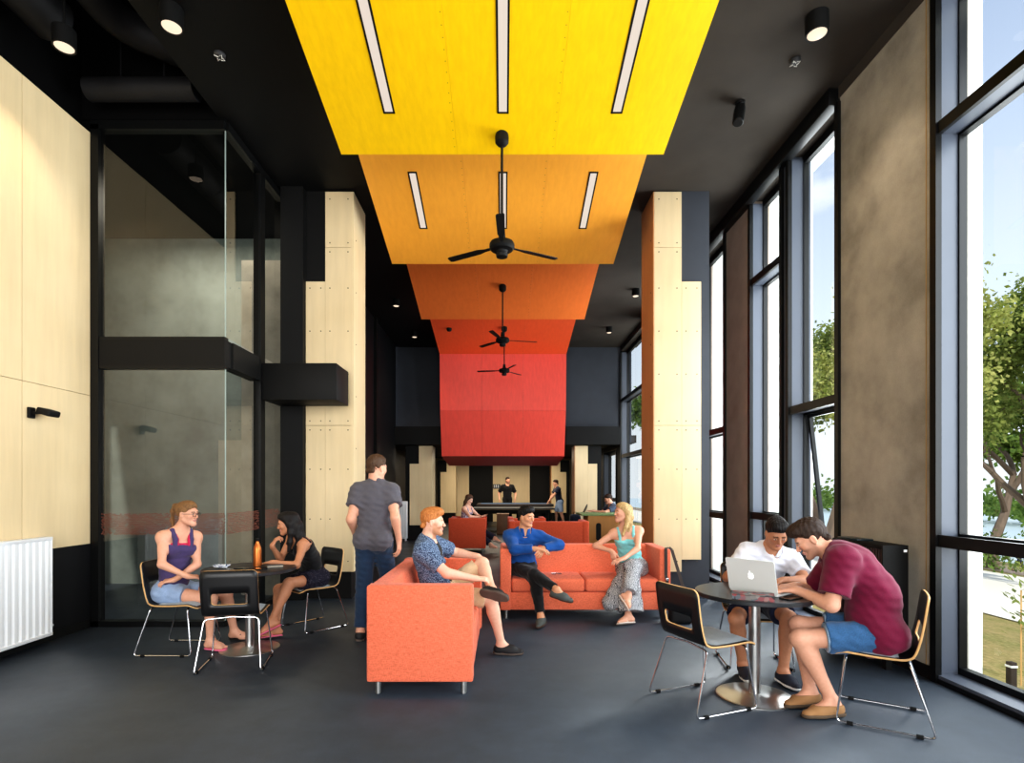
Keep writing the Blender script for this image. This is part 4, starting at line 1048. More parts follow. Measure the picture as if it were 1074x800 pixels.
def plane_z(P, y): return P[1] + (P[3] - P[1]) * (y - P[0]) / (P[2] - P[0])
PAN = dict(yellow=(3.6, 5.37, 5.75, 4.94), amber=(6.36, 5.355, 8.37, 4.86), tangerine=(9.55, 5.38, 11.36, 4.93), vermilion=(12.6, 5.36, 14.6, 5.0))
def ceiling_panels():
    cpanel('ceiling_panel', 'bright yellow sloping plywood ceiling panel', CP['yellow'], *PAN['yellow'])
    cpanel('ceiling_panel', 'amber orange sloping plywood ceiling panel behind the yellow one', CP['amber'], *PAN['amber'])
    cpanel('ceiling_panel', 'deep orange sloping plywood ceiling panel between amber and vermilion ones', CP['tangerine'], *PAN['tangerine'])
    cpanel('ceiling_panel', 'vermilion sloping plywood ceiling panel above the hanging red face', CP['vermilion'], *PAN['vermilion'])
    t = thing('ceiling_panel', 'red plywood bulkhead face hanging at the end of the stepped ceiling', 'ceiling panel', (0, 14.62, 2.3), 0, 'stained plywood ceiling panels')
    bm = nb(); x0, x1 = -W_ / 2 - .01, W_ / 2 - .01
    Lx = [x0, x0 + W_ * .33, x0 + W_ * .66, x1]; zz = [(.48, .03), (0.1, 1.22), (-.02, 2.72)]
    for a, b in zip(Lx[:-1], Lx[1:]):
        for (ya, za), (yb, zb) in zip(zz[:-1], zz[1:]):
            A = [bm.verts.new(p) for p in ((a + .0015, ya, za + .002), (b - .0015, ya, za + .002), (b - .0015, yb, zb - .002), (a + .0015, yb, zb - .002))]
            B = [bm.verts.new((v.co.x, v.co.y + .05, v.co.z)) for v in A]
            bm.faces.new(A); bm.faces.new(B[::-1])
            for k in range(4): bm.faces.new((A[k], B[k], B[(k + 1) % 4], A[(k + 1) % 4]))
    obj('front_face', bm, CP['red'], t)
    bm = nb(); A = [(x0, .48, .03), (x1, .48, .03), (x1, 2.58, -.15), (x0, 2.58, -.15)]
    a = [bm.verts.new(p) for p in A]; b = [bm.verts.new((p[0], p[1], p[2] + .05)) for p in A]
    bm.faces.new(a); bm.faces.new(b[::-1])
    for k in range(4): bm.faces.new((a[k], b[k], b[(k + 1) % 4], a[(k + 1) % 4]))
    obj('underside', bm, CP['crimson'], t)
    # recessed strip lights
    def strip(P, x, ya, yb, label):
        L = yb - ya; sl = math.atan2(P[3] - P[1], P[2] - P[0])
        o = thing('linear_light', label, 'ceiling light', (x, ya, plane_z(P, ya)), 0, 'recessed strip lights'); o.rotation_euler = (sl, 0, 0)
        LL = L / math.cos(sl); bm = nb(); h = -.006
        for lo, hi in (((-.055, 0, h), (-.038, LL, .02)), ((.038, 0, h), (.055, LL, .02)), ((-.055, 0, h), (.055, .02, .02)), ((-.055, LL - .02, h), (.055, LL, .02))): box(bm, lo, hi)
        obj('trim_frame', bm, M['black'], o)
        bm = nb(); box(bm, (-.038, .02, -.0045), (.038, LL - .02, .02)); obj('diffuser', bm, M['strip'], o)
        return o
    Y = PAN['yellow']; A = PAN['amber']
    for x, k in ((-1.085, 'outer strip light in the yellow panel, on the glass box side'), (-.005, 'middle strip light in the yellow panel, in line with the fans'), (1.075, 'outer strip light in the yellow panel, on the window side')): strip(Y, x, 3.75, 5.26, k)
    for x, k in ((-1.10, 'short strip light in the amber panel, on the glass box side'), (-.005, 'short strip light in the amber panel, behind the fan rod'), (1.09, 'short strip light in the amber panel, on the window side')): strip(A, x, 6.66, 7.62, k)

def fan(x, y, zc, rod, label, rot):
    t = thing('ceiling_fan', label, 'ceiling fan', (x, y, zc), 0, 'black ceiling fans')
    bm = nb(); lathe(bm, [(.0, .02), (.062, .02), (.068, -.02), (.066, -.075), (.045, -.10), (.018, -.115), (0, -.115)], 24); obj('ceiling_cup', bm, M['black'], t)
    bm = nb(); tube(bm, [(0, 0, -.1), (0, 0, -rod)], .013, 10); obj('rod', bm, M['black'], t)
    bm = nb(); z = -rod
    lathe(bm, [(0, z + .10), (.03, z + .10), (.036, z + .03), (.06, z + .005), (.115, z - .01), (.125, z - .03), (.125, z - .065), (.11, z - .085), (.06, z - .095), (.05, z - .115), (.06, z - .125), (.055, z - .155), (.0, z - .165)], 28); obj('motor', bm, M['black'], t)
    for k in range(3):
        bm = nb(); a = rot + k * 2 * PI / 3
        R = Matrix.Rotation(a, 4, 'Z') @ Matrix.Translation((0, 0, z - .045))
        pts = [(.10, -.016), (.20, -.018), (.28, -.036), (.63, -.040), (.65, -.03), (.65, .03), (.63, .040), (.28, .036), (.20, .018), (.10, .016)]
        prism(bm, pts, -.004, .004, 0, R @ Matrix.Rotation(.16, 4, 'X')); obj('blade', bm, M['black'], t)
    return t

def downlight(x, y, z, label, r=.09, h=.16, stem=0.0, name='downlight'):
    t = thing(name, label, 'ceiling light', (x, y, z), 0, 'black surface downlights')
    bm = nb(); lathe(bm, [(0, 0), (r, 0), (r, -h), (r - .012, -h), (r - .02, -h + .035), (0, -h + .035)], 28)
    if stem: tube(bm, [(0, 0, 0), (0, 0, stem)], .012, 8)
    obj('housing', bm, M['black'], t)
    bm = nb(); lathe(bm, [(0, -h + .03), (r - .02, -h + .03), (r - .016, -h + .006), (r * .6, -h - .004), (0, -h - .008)], 24); obj('lens', bm, M['bulb'], t)
    l = bpy.data.lights.new('lamp', 'SPOT'); l.energy = 45; l.color = (1, .82, .62); l.spot_size = 1.7; l.spot_blend = .6; l.shadow_soft_size = .06
    o = bpy.data.objects.new('lamp', l); COL.objects.link(o); o.parent = t; o.location = (0, 0, -h - .03)
    return t

def ceiling_kit():
    fan(-.015, 5.51, plane_z(PAN['yellow'], 5.51), 1.06, 'black ceiling fan hanging from the yellow panel', .5)
    fan(-.015, 10.24, plane_z(PAN['tangerine'], 10.24), .96, 'black ceiling fan hanging from the deep orange panel', .2)
    fan(.02, 13.1, plane_z(PAN['vermilion'], 13.1), .98, 'black ceiling fan hanging from the vermilion panel', .9)
    downlight(-2.73, 4.55, H, 'lit black can downlight on the dark soffit beside the service void')
    downlight(-3.86, 4.86, 5.50, 'lit black can downlight hung on a stem in the open service void', stem=1.19)
    downlight(2.62, 4.62, H, 'lit black can downlight on the soffit near the big window')
    downlight(-2.25, 11.6, H, 'small lit downlight on the far soffit, nearer one on the dark wall side', .075, .14)
    downlight(-2.25, 14.0, H, 'small lit downlight on the far soffit, beyond the other on the dark wall side', .075, .14)
    downlight(2.63, 11.0, H, 'small lit downlight beyond the column with the shaded ply side, high over the window side', .075, .14)
    downlight(2.6, 13.6, H, 'small downlight near the far bulkhead on the window side', .075, .14)
    def detector(x, y, label):
        t = thing('smoke_detector', label, 'smoke detector', (x, y, H), 0, 'ceiling detectors')
        bm = nb(); lathe(bm, [(0, 0), (.05, 0), (.05, -.015), (.038, -.03), (0, -.032)], 20); obj('base', bm, M['darkgrey'], t)
        bm = nb()
        for k in range(4):
            a = k * PI / 2 + .3; tube(bm, [(.02 * math.cos(a), .02 * math.sin(a), -.03), (.045 * math.cos(a + .5), .045 * math.sin(a + .5), -.036), (.02 * math.cos(a + 1.2), .02 * math.sin(a + 1.2), -.042)], .005, 6)
        obj('guard', bm, M['detector'], t)
    detector(-2.58, 5.03, 'small round ceiling detector on the soffit by the glass box'); detector(2.69, 5.10, 'small round ceiling detector on the window-side soffit')
    t = thing('smoke_detector', 'tiny dark detector knob under the vermilion panel', 'smoke detector', (-1.29, 13.15, plane_z(PAN['vermilion'], 13.15)), 0)
    bm = nb(); lathe(bm, [(0, 0), (.06, 0), (.06, -.04), (.04, -.07), (0, -.07)], 18); obj('base', bm, M['black'], t)
    # tilted ceiling speaker
    t = thing('ceiling_speaker', 'tilted black speaker can on a bracket under the window-side soffit', 'speaker', (2.42, 5.66, H), 0)
    bm = nb(); lathe(bm, [(0, 0), (.05, 0), (.05, -.02), (0, -.02)], 16); tube(bm, [(0, 0, -.02), (0, 0, -.07)], .014, 8); obj('bracket', bm, M['black'], t)
    bm = nb(); ax = Vector((-.20, -.25, -.9)); lathe(bm, [(0, -.02), (.048, -.02), (.055, .02), (.055, .19), (.045, .20), (0, .2)], 20, (.0, 0, -.06), 0, ax); obj('can', bm, M['black'], t)
    # ducts in the void
    def duct(pts, r, label):
        bm = nb(); tube(bm, bend(pts, .3, 6), r, 18)
        for p, q in zip(pts[:-1], pts[1:]):
            p, q = Vector(p), Vector(q); n = max(1, int((q - p).length / .9))
            for k in range(1, n): lathe(bm, [(r + .008, -.02), (r + .008, .02)], 18, p + (q - p) * k / n, 0, q - p)
        tag((lambda d: [obj('hanger_rod', (lambda b: (tube(b, [(pts[0][0] + (pts[1][0] - pts[0][0]) * f, pts[0][1] + (pts[1][1] - pts[0][1]) * f, pts[0][2]), (pts[0][0] + (pts[1][0] - pts[0][0]) * f, pts[0][1] + (pts[1][1] - pts[0][1]) * f, 6.7)], .008, 6), b)[1])(nb()), M['duct'], d) for f in (.3, .7)] and d)(obj('air_duct', bm, M['duct'])), label, 'duct', 'black ducts in the service void')
    duct([(-4.12, 1.0, 5.75), (-4.12, 5.05, 5.75)], .20, 'black round duct running above the tall plywood wall')
    duct([(-3.72, 2.0, 5.95), (-3.72, 5.35, 5.95), (-3.25, 5.62, 5.90)], .15, 'black elbowed duct turning over the glass box')
    duct([(-4.25, 5.66, 5.55), (-3.14, 5.66, 5.55)], .11, 'black cross duct lying along the top of the glass box')
    for k, y in enumerate((3.6, 4.3, 5.0)):
        tag(sbox('cable_tray', (-4.2, y, 6.25), (-3.05, y + .12, 6.33), M['duct'], 0, None, None), 'black cable tray crossing the service void, %s' % ('first from the room end', 'middle of three', 'closest to the glass box')[k], 'cable tray', 'cable trays in the void')
        for x in (-4.0, -3.25): hb = nb(); tube(hb, [(x, y + .06, 6.33), (x, y + .06, 6.7)], .008, 6); obj('hanger_rod', hb, M['duct'], COL.objects['cable_tray' + ('' if k == 0 else '.%03d' % k)])

def radiator_left():
    t = thing('radiator', 'white ribbed panel radiator on the plywood wall', 'radiator', (XL, 4.35, 0))
    bm = nb(); n = 26; y0, y1 = -.95, .87
    pts = []
    for k in range(n):
        a = y0 + (y1 - y0) * k / n; d = (y1 - y0) / n
        pts += [(.105, a + d * .08), (.118, a + d * .3), (.118, a + d * .7), (.105, a + d * .92)]
    poly = [(.075, y0)] + pts + [(.075, y1)]
    prism(bm, poly, .10, 1.0); obj('ribbed_panel', bm, M['white'], t)
    bm = nb(); box(bm, (.03, y0 - .0, .085), (.125, y1 + .005, .115), .004); box(bm, (.03, y0, .985), (.125, y1 + .005, 1.015), .004); box(bm, (.03, y1 - .01, .09), (.122, y1 + .006, 1.01), .004); obj('casing', bm, M['white'], t)
    for y in (-.5, .4): bm = nb(); box(bm, (.0, y, .2), (.04, y + .04, .9)); obj('wall_bracket', bm, M['white'], t)
    bm = nb(); lathe(bm, [(0, 0), (.018, 0), (.022, .03), (.015, .045), (0, .045)], 16, (.08, y1 + .005, .17), 0, (0, 1, 0)); obj('valve', bm, M['white'], t)

def radiator_black():
    t = thing('radiator', 'black finned radiator on the concrete pier beside the maroon-shirted man', 'radiator', (3.3, 4.73, 0))
    bm = nb(); y0, y1 = -.33, .33; n = 22
    for k in range(n):
        a = y0 + (y1 - y0) * (k + .5) / n; box(bm, (-.285, a - .009, .17), (-.24, a + .009, 1.0), .004, 1)
    obj('fins', bm, plain('fin_black', srgb(44, 30, 28), .35), t)
    bm = nb(); box(bm, (-.25, y0, .16), (-.09, y1, 1.01), .006); box(bm, (-.29, y0, .985), (-.09, y1, 1.02), .004); box(bm, (-.29, y0 - .012, .15), (-.085, y0 + .006, 1.02), .004); obj('casing', bm, M['black'], t)
    for y in (-.2, .16): bm = nb(); box(bm, (-.09, y, .3), (0, y + .04, .9)); obj('wall_bracket', bm, M['black'], t)
    for y in (-.25, .2): bm = nb(); box(bm, (-.2, y, 0), (-.15, y + .05, .17)); obj('foot', bm, M['black'], t)
    bm = nb(); tube(bm, [(-.17, y0 - .012, .20), (-.17, y0 - .07, .20)], .012, 8); lathe(bm, [(0, 0), (.022, 0), (.028, .02), (.026, .05), (.02, .062), (0, .062)], 18, (-.17, y0 - .06, .20), 0, (.3, -1, 0)); obj('valve', bm, M['white'], t)
    bm = nb(); box(bm, (-.262, .02, 1.02), (-.12, .30, 1.035), .004); obj('grille_insert', bm, plain('teal_insert', srgb(30, 48, 56), .3), t)
    bm = nb(); box(bm, (-.125, y0 - .018, .965), (-.10, y0 - .010, .985), .002); obj('badge', bm, M['white'], t)

def radiator_far():
    t = thing('radiator', 'tall narrow white radiator by the dark far wall', 'radiator', (-2.72, 15.35, 0))
    bm = nb(); box(bm, (-.21, -.12, .06), (.06, .05, 1.1), .015); obj('casing', bm, M['white'], t)
    bm = nb()
    for k in range(4): box(bm, (-.19 + k * .065, -.128, .12), (-.145 + k * .065, -.118, 1.02), .003, 1)
    obj('fins', bm, M['white'], t)
    for x in (-.18, 0): bm = nb(); box(bm, (x, -.1, 0), (x + .03, .03, .07)); obj('foot', bm, M['white'], t)
    bm = nb(); box(bm, (-.18, -.135, 1.02), (-.13, -.12, 1.06)); obj('control', bm, M['black'], t)

def wall_floodlight():
    t = thing('wall_light', 'small black flood light fixed to the plywood wall above the white radiator', 'wall light', (XL, 5.12, 2.17))
    bm = nb(); box(bm, (0, -.04, -.05), (.025, .03, .05), .006); tube(bm, [(.02, 0, 0), (.09, .01, .0)], .014, 8); obj('bracket', bm, M['black'], t)
    bm = nb(); R = Matrix.Translation((.16, .05, -.0)) @ Matrix.Rotation(.28, 4, 'Y')
    box(bm, (-.10, -.07, -.03), (.03, .07, .03), .016, 3, 0, R); obj('lamp_head', bm, M['black'], t)
# ------------------------------------------------------------------ furniture
def rzf(fx, fy): return math.atan2(-fx, fy)

def chair_shell():
    """moulded ply shell: profile swept in x, with a rounded rectangular hole in the back"""
    prof = bend([(0, .235, .415), (0, .17, .448), (0, -.02, .436), (0, -.205, .440), (0, -.245, .60), (0, -.275, .82)], .085, 6)
    prof = [(p.y, p.z) for p in prof]
    S = [0]
    for a, b in zip(prof[:-1], prof[1:]): S.append(S[-1] + math.hypot(b[0] - a[0], b[1] - a[1]))
    def P(s):
        s = min(max(s, 0), S[-1])
        for k in range(len(S) - 1):
            if s <= S[k + 1]: t = (s - S[k]) / (S[k + 1] - S[k]); return (prof[k][0] + (prof[k + 1][0] - prof[k][0]) * t, prof[k][1] + (prof[k + 1][1] - prof[k][1]) * t)
    L = S[-1]; sb = L - .37           # start of the flat back
    hw = lambda s: .215 if s > sb else .225 - .01 * s / sb
    bm = nb(); nx = 12
    def vert(x, s):
        y, z = P(s); bow = .012 * (x / .22) ** 2 * (1 if s > sb else .4)
        return bm.verts.new((x, y + bow, z))
    rows = []
    ns = 22
    for j in range(ns + 1):
        s = sb * j / ns; w = hw(s)
        if s < .05: w -= .03 * (1 - s / .05) ** 2
        rows.append([vert(-w + 2 * w * i / nx, s) for i in range(nx + 1)])
    for a, b in zip(rows[:-1], rows[1:]):
        for i in range(nx): bm.faces.new((a[i], a[i + 1], b[i + 1], b[i]))
    # back ring: outer loop (bottom edge shares seat row) and hole loop
    def outer(n):           # n per side
        W = .215; r = .045; pts = []
        bot = [(-W + 2 * W * i / nx, sb) for i in range(nx + 1)]
        right = [(W, sb + (L - r - sb) * i / 10) for i in range(1, 11)]
        c1 = [(W - r + r * math.cos(a), L - r + r * math.sin(a)) for a in [PI / 2 * k / 5 for k in range(1, 6)]]
        top = [(W - r - 2 * (W - r) * i / 10, L) for i in range(1, 11)]
        c2 = [(-W + r - r * math.sin(a), L - r + r * math.cos(a)) for a in [PI / 2 * k / 5 for k in range(1, 6)]]
        left = [(-W, L - r - (L - r - sb) * i / 10) for i in range(1, 10)]
        return bot + right + c1 + top + c2 + left
    O = outer(0); cs = sb + .135; hx, hs, r = .135, .048, .022
    def inner(p):
        # radial projection on a rounded rectangle
        x, s = p; dx, ds = x / .215, (s - (sb + L) / 2) / ((L - sb) / 2)
        m = max(abs(dx), abs(ds)); dx, ds = dx / m, ds / m
        qx, qs = dx * hx, ds * hs
        ex, es = abs(qx) - (hx - r), abs(qs) - (hs - r)
        if ex > 0 and es > 0:
            d = math.hypot(ex, es); ex, es = ex / d * r, es / d * r
            qx = math.copysign(hx - r + ex, qx); qs = math.copysign(hs - r + es, qs)
        return (qx, cs + qs)
    I = [inner(p) for p in O]; n = len(O)
    rings = []
    for t in (0, .33, .66, 1.0):
        ring = []
        for k in range(n):
            if t == 0 and k <= nx: ring.append(rows[-1][k])
            else: ring.append(vert(O[k][0] + (I[k][0] - O[k][0]) * t, O[k][1] + (I[k][1] - O[k][1]) * t))
        rings.append(ring)
    for a, b in zip(rings[:-1], rings[1:]):
        for k in range(n): bm.faces.new((a[k], a[(k + 1) % n], b[(k + 1) % n], b[k]))
    bmesh.ops.recalc_face_normals(bm, faces=bm.faces[:])
    return bm, P, sb

def make_chair():
    t = thing('chair', 'x', 'chair', (0, 0, 0), 0, 'black ply shell chairs on sled legs')
    bm, P, sb = chair_shell()
    o = obj('seat_shell', bm, [M['laminate'], M['plyedge']], t)
    md = o.modifiers.new('thickness', 'SOLIDIFY'); md.thickness = .013; md.offset = 0; md.material_offset_rim = 1; md.use_even_offset = True
    bm = nb(); nx, ns = 8, 16; rows = []
    for j in range(ns + 1):
        s = .02 + (sb - .10) * j / ns; y, z = P(s); w = .20 - .02 * (1 if j in (0, ns) else 0)
        rows.append([bm.verts.new((-w + 2 * w * i / nx, y + (.0), z + .009 + .010 * min(1, min(i, nx - i) / 1.0, min(j, ns - j) / 1.0))) for i in range(nx + 1)])
    for a, b in zip(rows[:-1], rows[1:]):
        for i in range(nx): bm.faces.new((a[i], a[i + 1], b[i + 1], b[i]))
    obj('seat_pad', bm, M['pad'], t, 60)
    for q in (-1, 1):
        bm = nb(); r = .0062
        path = [(0, .13, .430), (q * .205, .15, .418), (q * .245, .205, .012), (q * .245, -.30, .012), (q * .205, -.175, .415), (0, -.165, .427)]
        tube(bm, bend(path, .035, 6), r, 10); lg = obj('sled_leg', bm, M['chrome'], t)
        for y in (.13, -.22):
            bm = nb(); box(bm, (q * .245 - .011, y - .018, 0), (q * .245 + .011, y + .018, .022), .003, 1)
            obj('glide', bm, M['black'], lg)
    return t

def chairs():
    c0 = make_chair(); first = [True]
    def put(x, y, f, label):
        rz = rzf(*f)
        if first[0]: c0.location = (x, y, 0); c0.rotation_euler = (0, 0, rz); c0['label'] = label; first[0] = False; return c0
        return dup(c0, (x, y, 0), rz, label)
    put(-2.92, 5.06, (1, -.02), 'black shell chair that the woman in the purple tank top sits on')
    put(-2.245, 4.66, (-.22, .97), 'empty black shell chair with its holed back showing, at the copper bottle table')
    put(-2.04, 5.86, (-.66, -.75), 'black shell chair that the long-haired woman in black sits on')
    put(1.41, 3.84, (.93, .37), 'empty black shell chair with grey seat pad at the laptop table')
    put(2.40, 3.58, (-.84, .54), 'black shell chair that the man in the maroon shirt sits on')
    put(2.10, 4.62, (-.15, -1), 'black shell chair under the man in the white polo shirt')

def cafe_table(x, y, label):
    t = thing('round_table', label, 'table', (x, y, 0), 0, 'round pedestal tables')
    bm = nb(); lathe(bm, [(0, .742), (.396, .742), (.40, .738), (.40, .716), (.394, .712), (0, .712)], 64); obj('tabletop', bm, M['tabletop'], t)
    bm = nb(); lathe(bm, [(.038, .02), (.038, .70)], 28); lathe(bm, [(.0, .695), (.13, .695), (.13, .712), (0, .712)], 28); obj('pedestal', bm, M['steel'], t)
    bm = nb(); lathe(bm, [(0, .0), (.257, 0), (.257, .008), (.245, .013), (.05, .022), (.038, .026), (0, .026)], 56); obj('base_plate', bm, M['steel'], t)
    return t

def sofa(name, label, w, loc, rz, mat, seats, d=.76, ht=.785, group='orange box sofas'):
    """boxy sofa, front towards local -Y, origin at middle of the front on the floor"""
    t = thing(name, label, 'armchair' if seats == 1 else 'sofa', loc, rz, group)
    aw = .125; z0 = .10
    for q in (-1, 1):
        bm = nb(); x0 = q * (w / 2 - aw / 2) - aw / 2
        box(bm, (x0, .0, z0), (x0 + aw, d - .0, ht), .016, 3); obj('arm', bm, mat, t)
    bm = nb(); pr = [(d - .005, z0 + .01), (d - .005, ht - .005), (d - .15, ht - .005), (d - .245, .40), (d - .245, z0 + .01)]
    vs0 = len(bm.verts)
    A = [bm.verts.new((-w / 2 + aw - .002, y, z)) for y, z in pr]; B = [bm.verts.new((w / 2 - aw + .002, y, z)) for y, z in pr]
    bm.faces.new(A); bm.faces.new(B[::-1])
    for k in range(5): bm.faces.new((A[k], B[k], B[(k + 1) % 5], A[(k + 1) % 5]))
    bmesh.ops.bevel(bm, geom=[e for e in bm.edges if abs(e.verts[0].co.x - e.verts[1].co.x) > .1], offset=.02, segments=3, profile=.5, affect='EDGES')
    obj('backrest', bm, mat, t)
    bm = nb(); box(bm, (-w / 2 + aw - .004, .012, z0 + .003), (w / 2 - aw + .004, d - .2, .302), .012, 2); obj('seat_base', bm, mat, t)
    cw = (w - 2 * aw) / seats
    for k in range(seats):
        x0 = -w / 2 + aw + k * cw
        bm = nb(); box(bm, (x0 + .003, .0, .304), (x0 + cw - .003, d - .19, .452), .035, 4)
        for v in bm.verts:
            fx = 1 - ((v.co.x - x0 - cw / 2) / (cw / 2)) ** 2; fy = 1 - ((v.co.y - (d - .19) / 2) / ((d - .19) / 2)) ** 2
            if v.co.z > .38: v.co.z += .018 * max(0, fx) * max(0, fy)
        obj('seat_cushion', bm, mat, t, 60)
    for x in (-w / 2 + .07, w / 2 - .07):
        for y in (.07, d - .07):
            bm = nb(); lathe(bm, [(0, 0), (.016, 0), (.016, .006), (.021, .008), (.021, z0 + .012), (0, z0 + .012)], 18, (x, y, 0)); obj('leg', bm, M['steel'], t)
    return t

def sofas():
    sofa('sofa', 'orange woven loveseat seen end-on with the ginger-haired man sitting on it', 1.60, (-.215, 4.71, 0), PI / 2, M['orange'], 2, .755)
    sofa('sofa', 'long orange sofa holding the man in blue and the blonde woman', 1.915, (.92, 6.20, 0), 0, M['orange'], 2)
    sofa('sofa', 'orange sofa with its plain back turned to the long occupied sofa', 1.64, (.93, 12.05, 0), PI, M['red_orange'], 2)
    sofa('armchair', 'orange armchair with the reading woman in it', .86, (-.40, 12.92, 0), PI / 2, M['red_orange'], 1, .84)
    sofa('armchair', 'dim orange armchair beyond the backs of the sofas, near the table tennis table', .86, (.53, 13.3, 0), PI, M['red_orange'], 1, .8)

def on_table_left():
    z = .742; cx, cy = -2.33, 5.08
    t = thing('water_bottle', 'copper coloured metal bottle with dark cap on the round table', 'bottle', (-2.30, 5.17, z))
    cu = plain('copper', srgb(190, 112, 58), .28, .85, var=.1)
    bm = nb(); lathe(bm, [(0, 0), (.034, 0), (.037, .004), (.037, .15), (.034, .175), (.022, .205), (.0155, .225), (.0155, .235)], 32); obj('flask', bm, cu, t)
    bm = nb(); lathe(bm, [(.0165, .234), (.0175, .236), (.0175, .258), (.014, .262), (0, .262)], 24); obj('cap', bm, M['black'], t)
    t = thing('key_bunch', 'tangle of white and blue cord with keys on the round table', 'keys', (-2.56, 5.02, z))
    r = random.Random(4)
    for nm, m, n in (('cord', fabric('cord_white', srgb(220, 225, 232), 300, .1), 5), ('cord', fabric('cord_blue', srgb(50, 70, 120), 300, .1), 3)):
        bm = nb()
        for k in range(n):
            a0 = r.uniform(0, 6); pts = [((.05 + .02 * math.sin(3 * a + k)) * math.cos(a) + r.uniform(-.01, .01), (.032 + .012 * math.cos(2 * a)) * math.sin(a), .012 + .022 * abs(math.sin(a * 1.5 + k))) for a in [a0 + 2 * PI * i / 14 for i in range(14)]]
            tube(bm, pts, .005, 6, closed=True)
        obj(nm, bm, m, t)
    bm = nb(); lathe(bm, [(.012, 0), (.016, .0), (.016, .003), (.012, .003)], 16, (.07, -.02, .0)); box(bm, (.075, -.025, 0), (.12, -.015, .003)); obj('key', bm, M['chrome'], t)
    def phone(x, y, rz, label, L=.145, W=.072):
        t = thing('phone', label, 'phone', (x, y, z), rz)
        bm = nb(); prism(bm, rrect(W, L, .009, 4), 0, .008); obj('case', bm, M['black'], t)
        bm = nb(); prism(bm, rrect(W - .008, L - .016, .006, 4), .008, .0088); obj('screen', bm, plain('phone_glass', srgb(16, 18, 22), .08), t)
    phone(-2.36, 5.0, 1.2, 'black phone lying flat in front of the copper bottle')
    phone(-2.20, 4.98, 1.0, 'black phone lying near the edge by the holed-back chair')
    t = thing('wallet', 'small cream and grey wallet beside the woman in black on the round table', 'wallet', (-2.12, 5.13, z), .5)
    bm = nb(); prism(bm, rrect(.14, .085, .01, 4), 0, .007); prism(bm, rrect(.14, .085, .01, 4), .013, .02); obj('cover', bm, plain('wallet_grey', srgb(90, 88, 86), .6), t)
    bm = nb(); prism(bm, rrect(.134, .08, .006, 4), .007, .013); obj('lining', bm, plain('wallet_cream', srgb(214, 200, 176), .7), t)

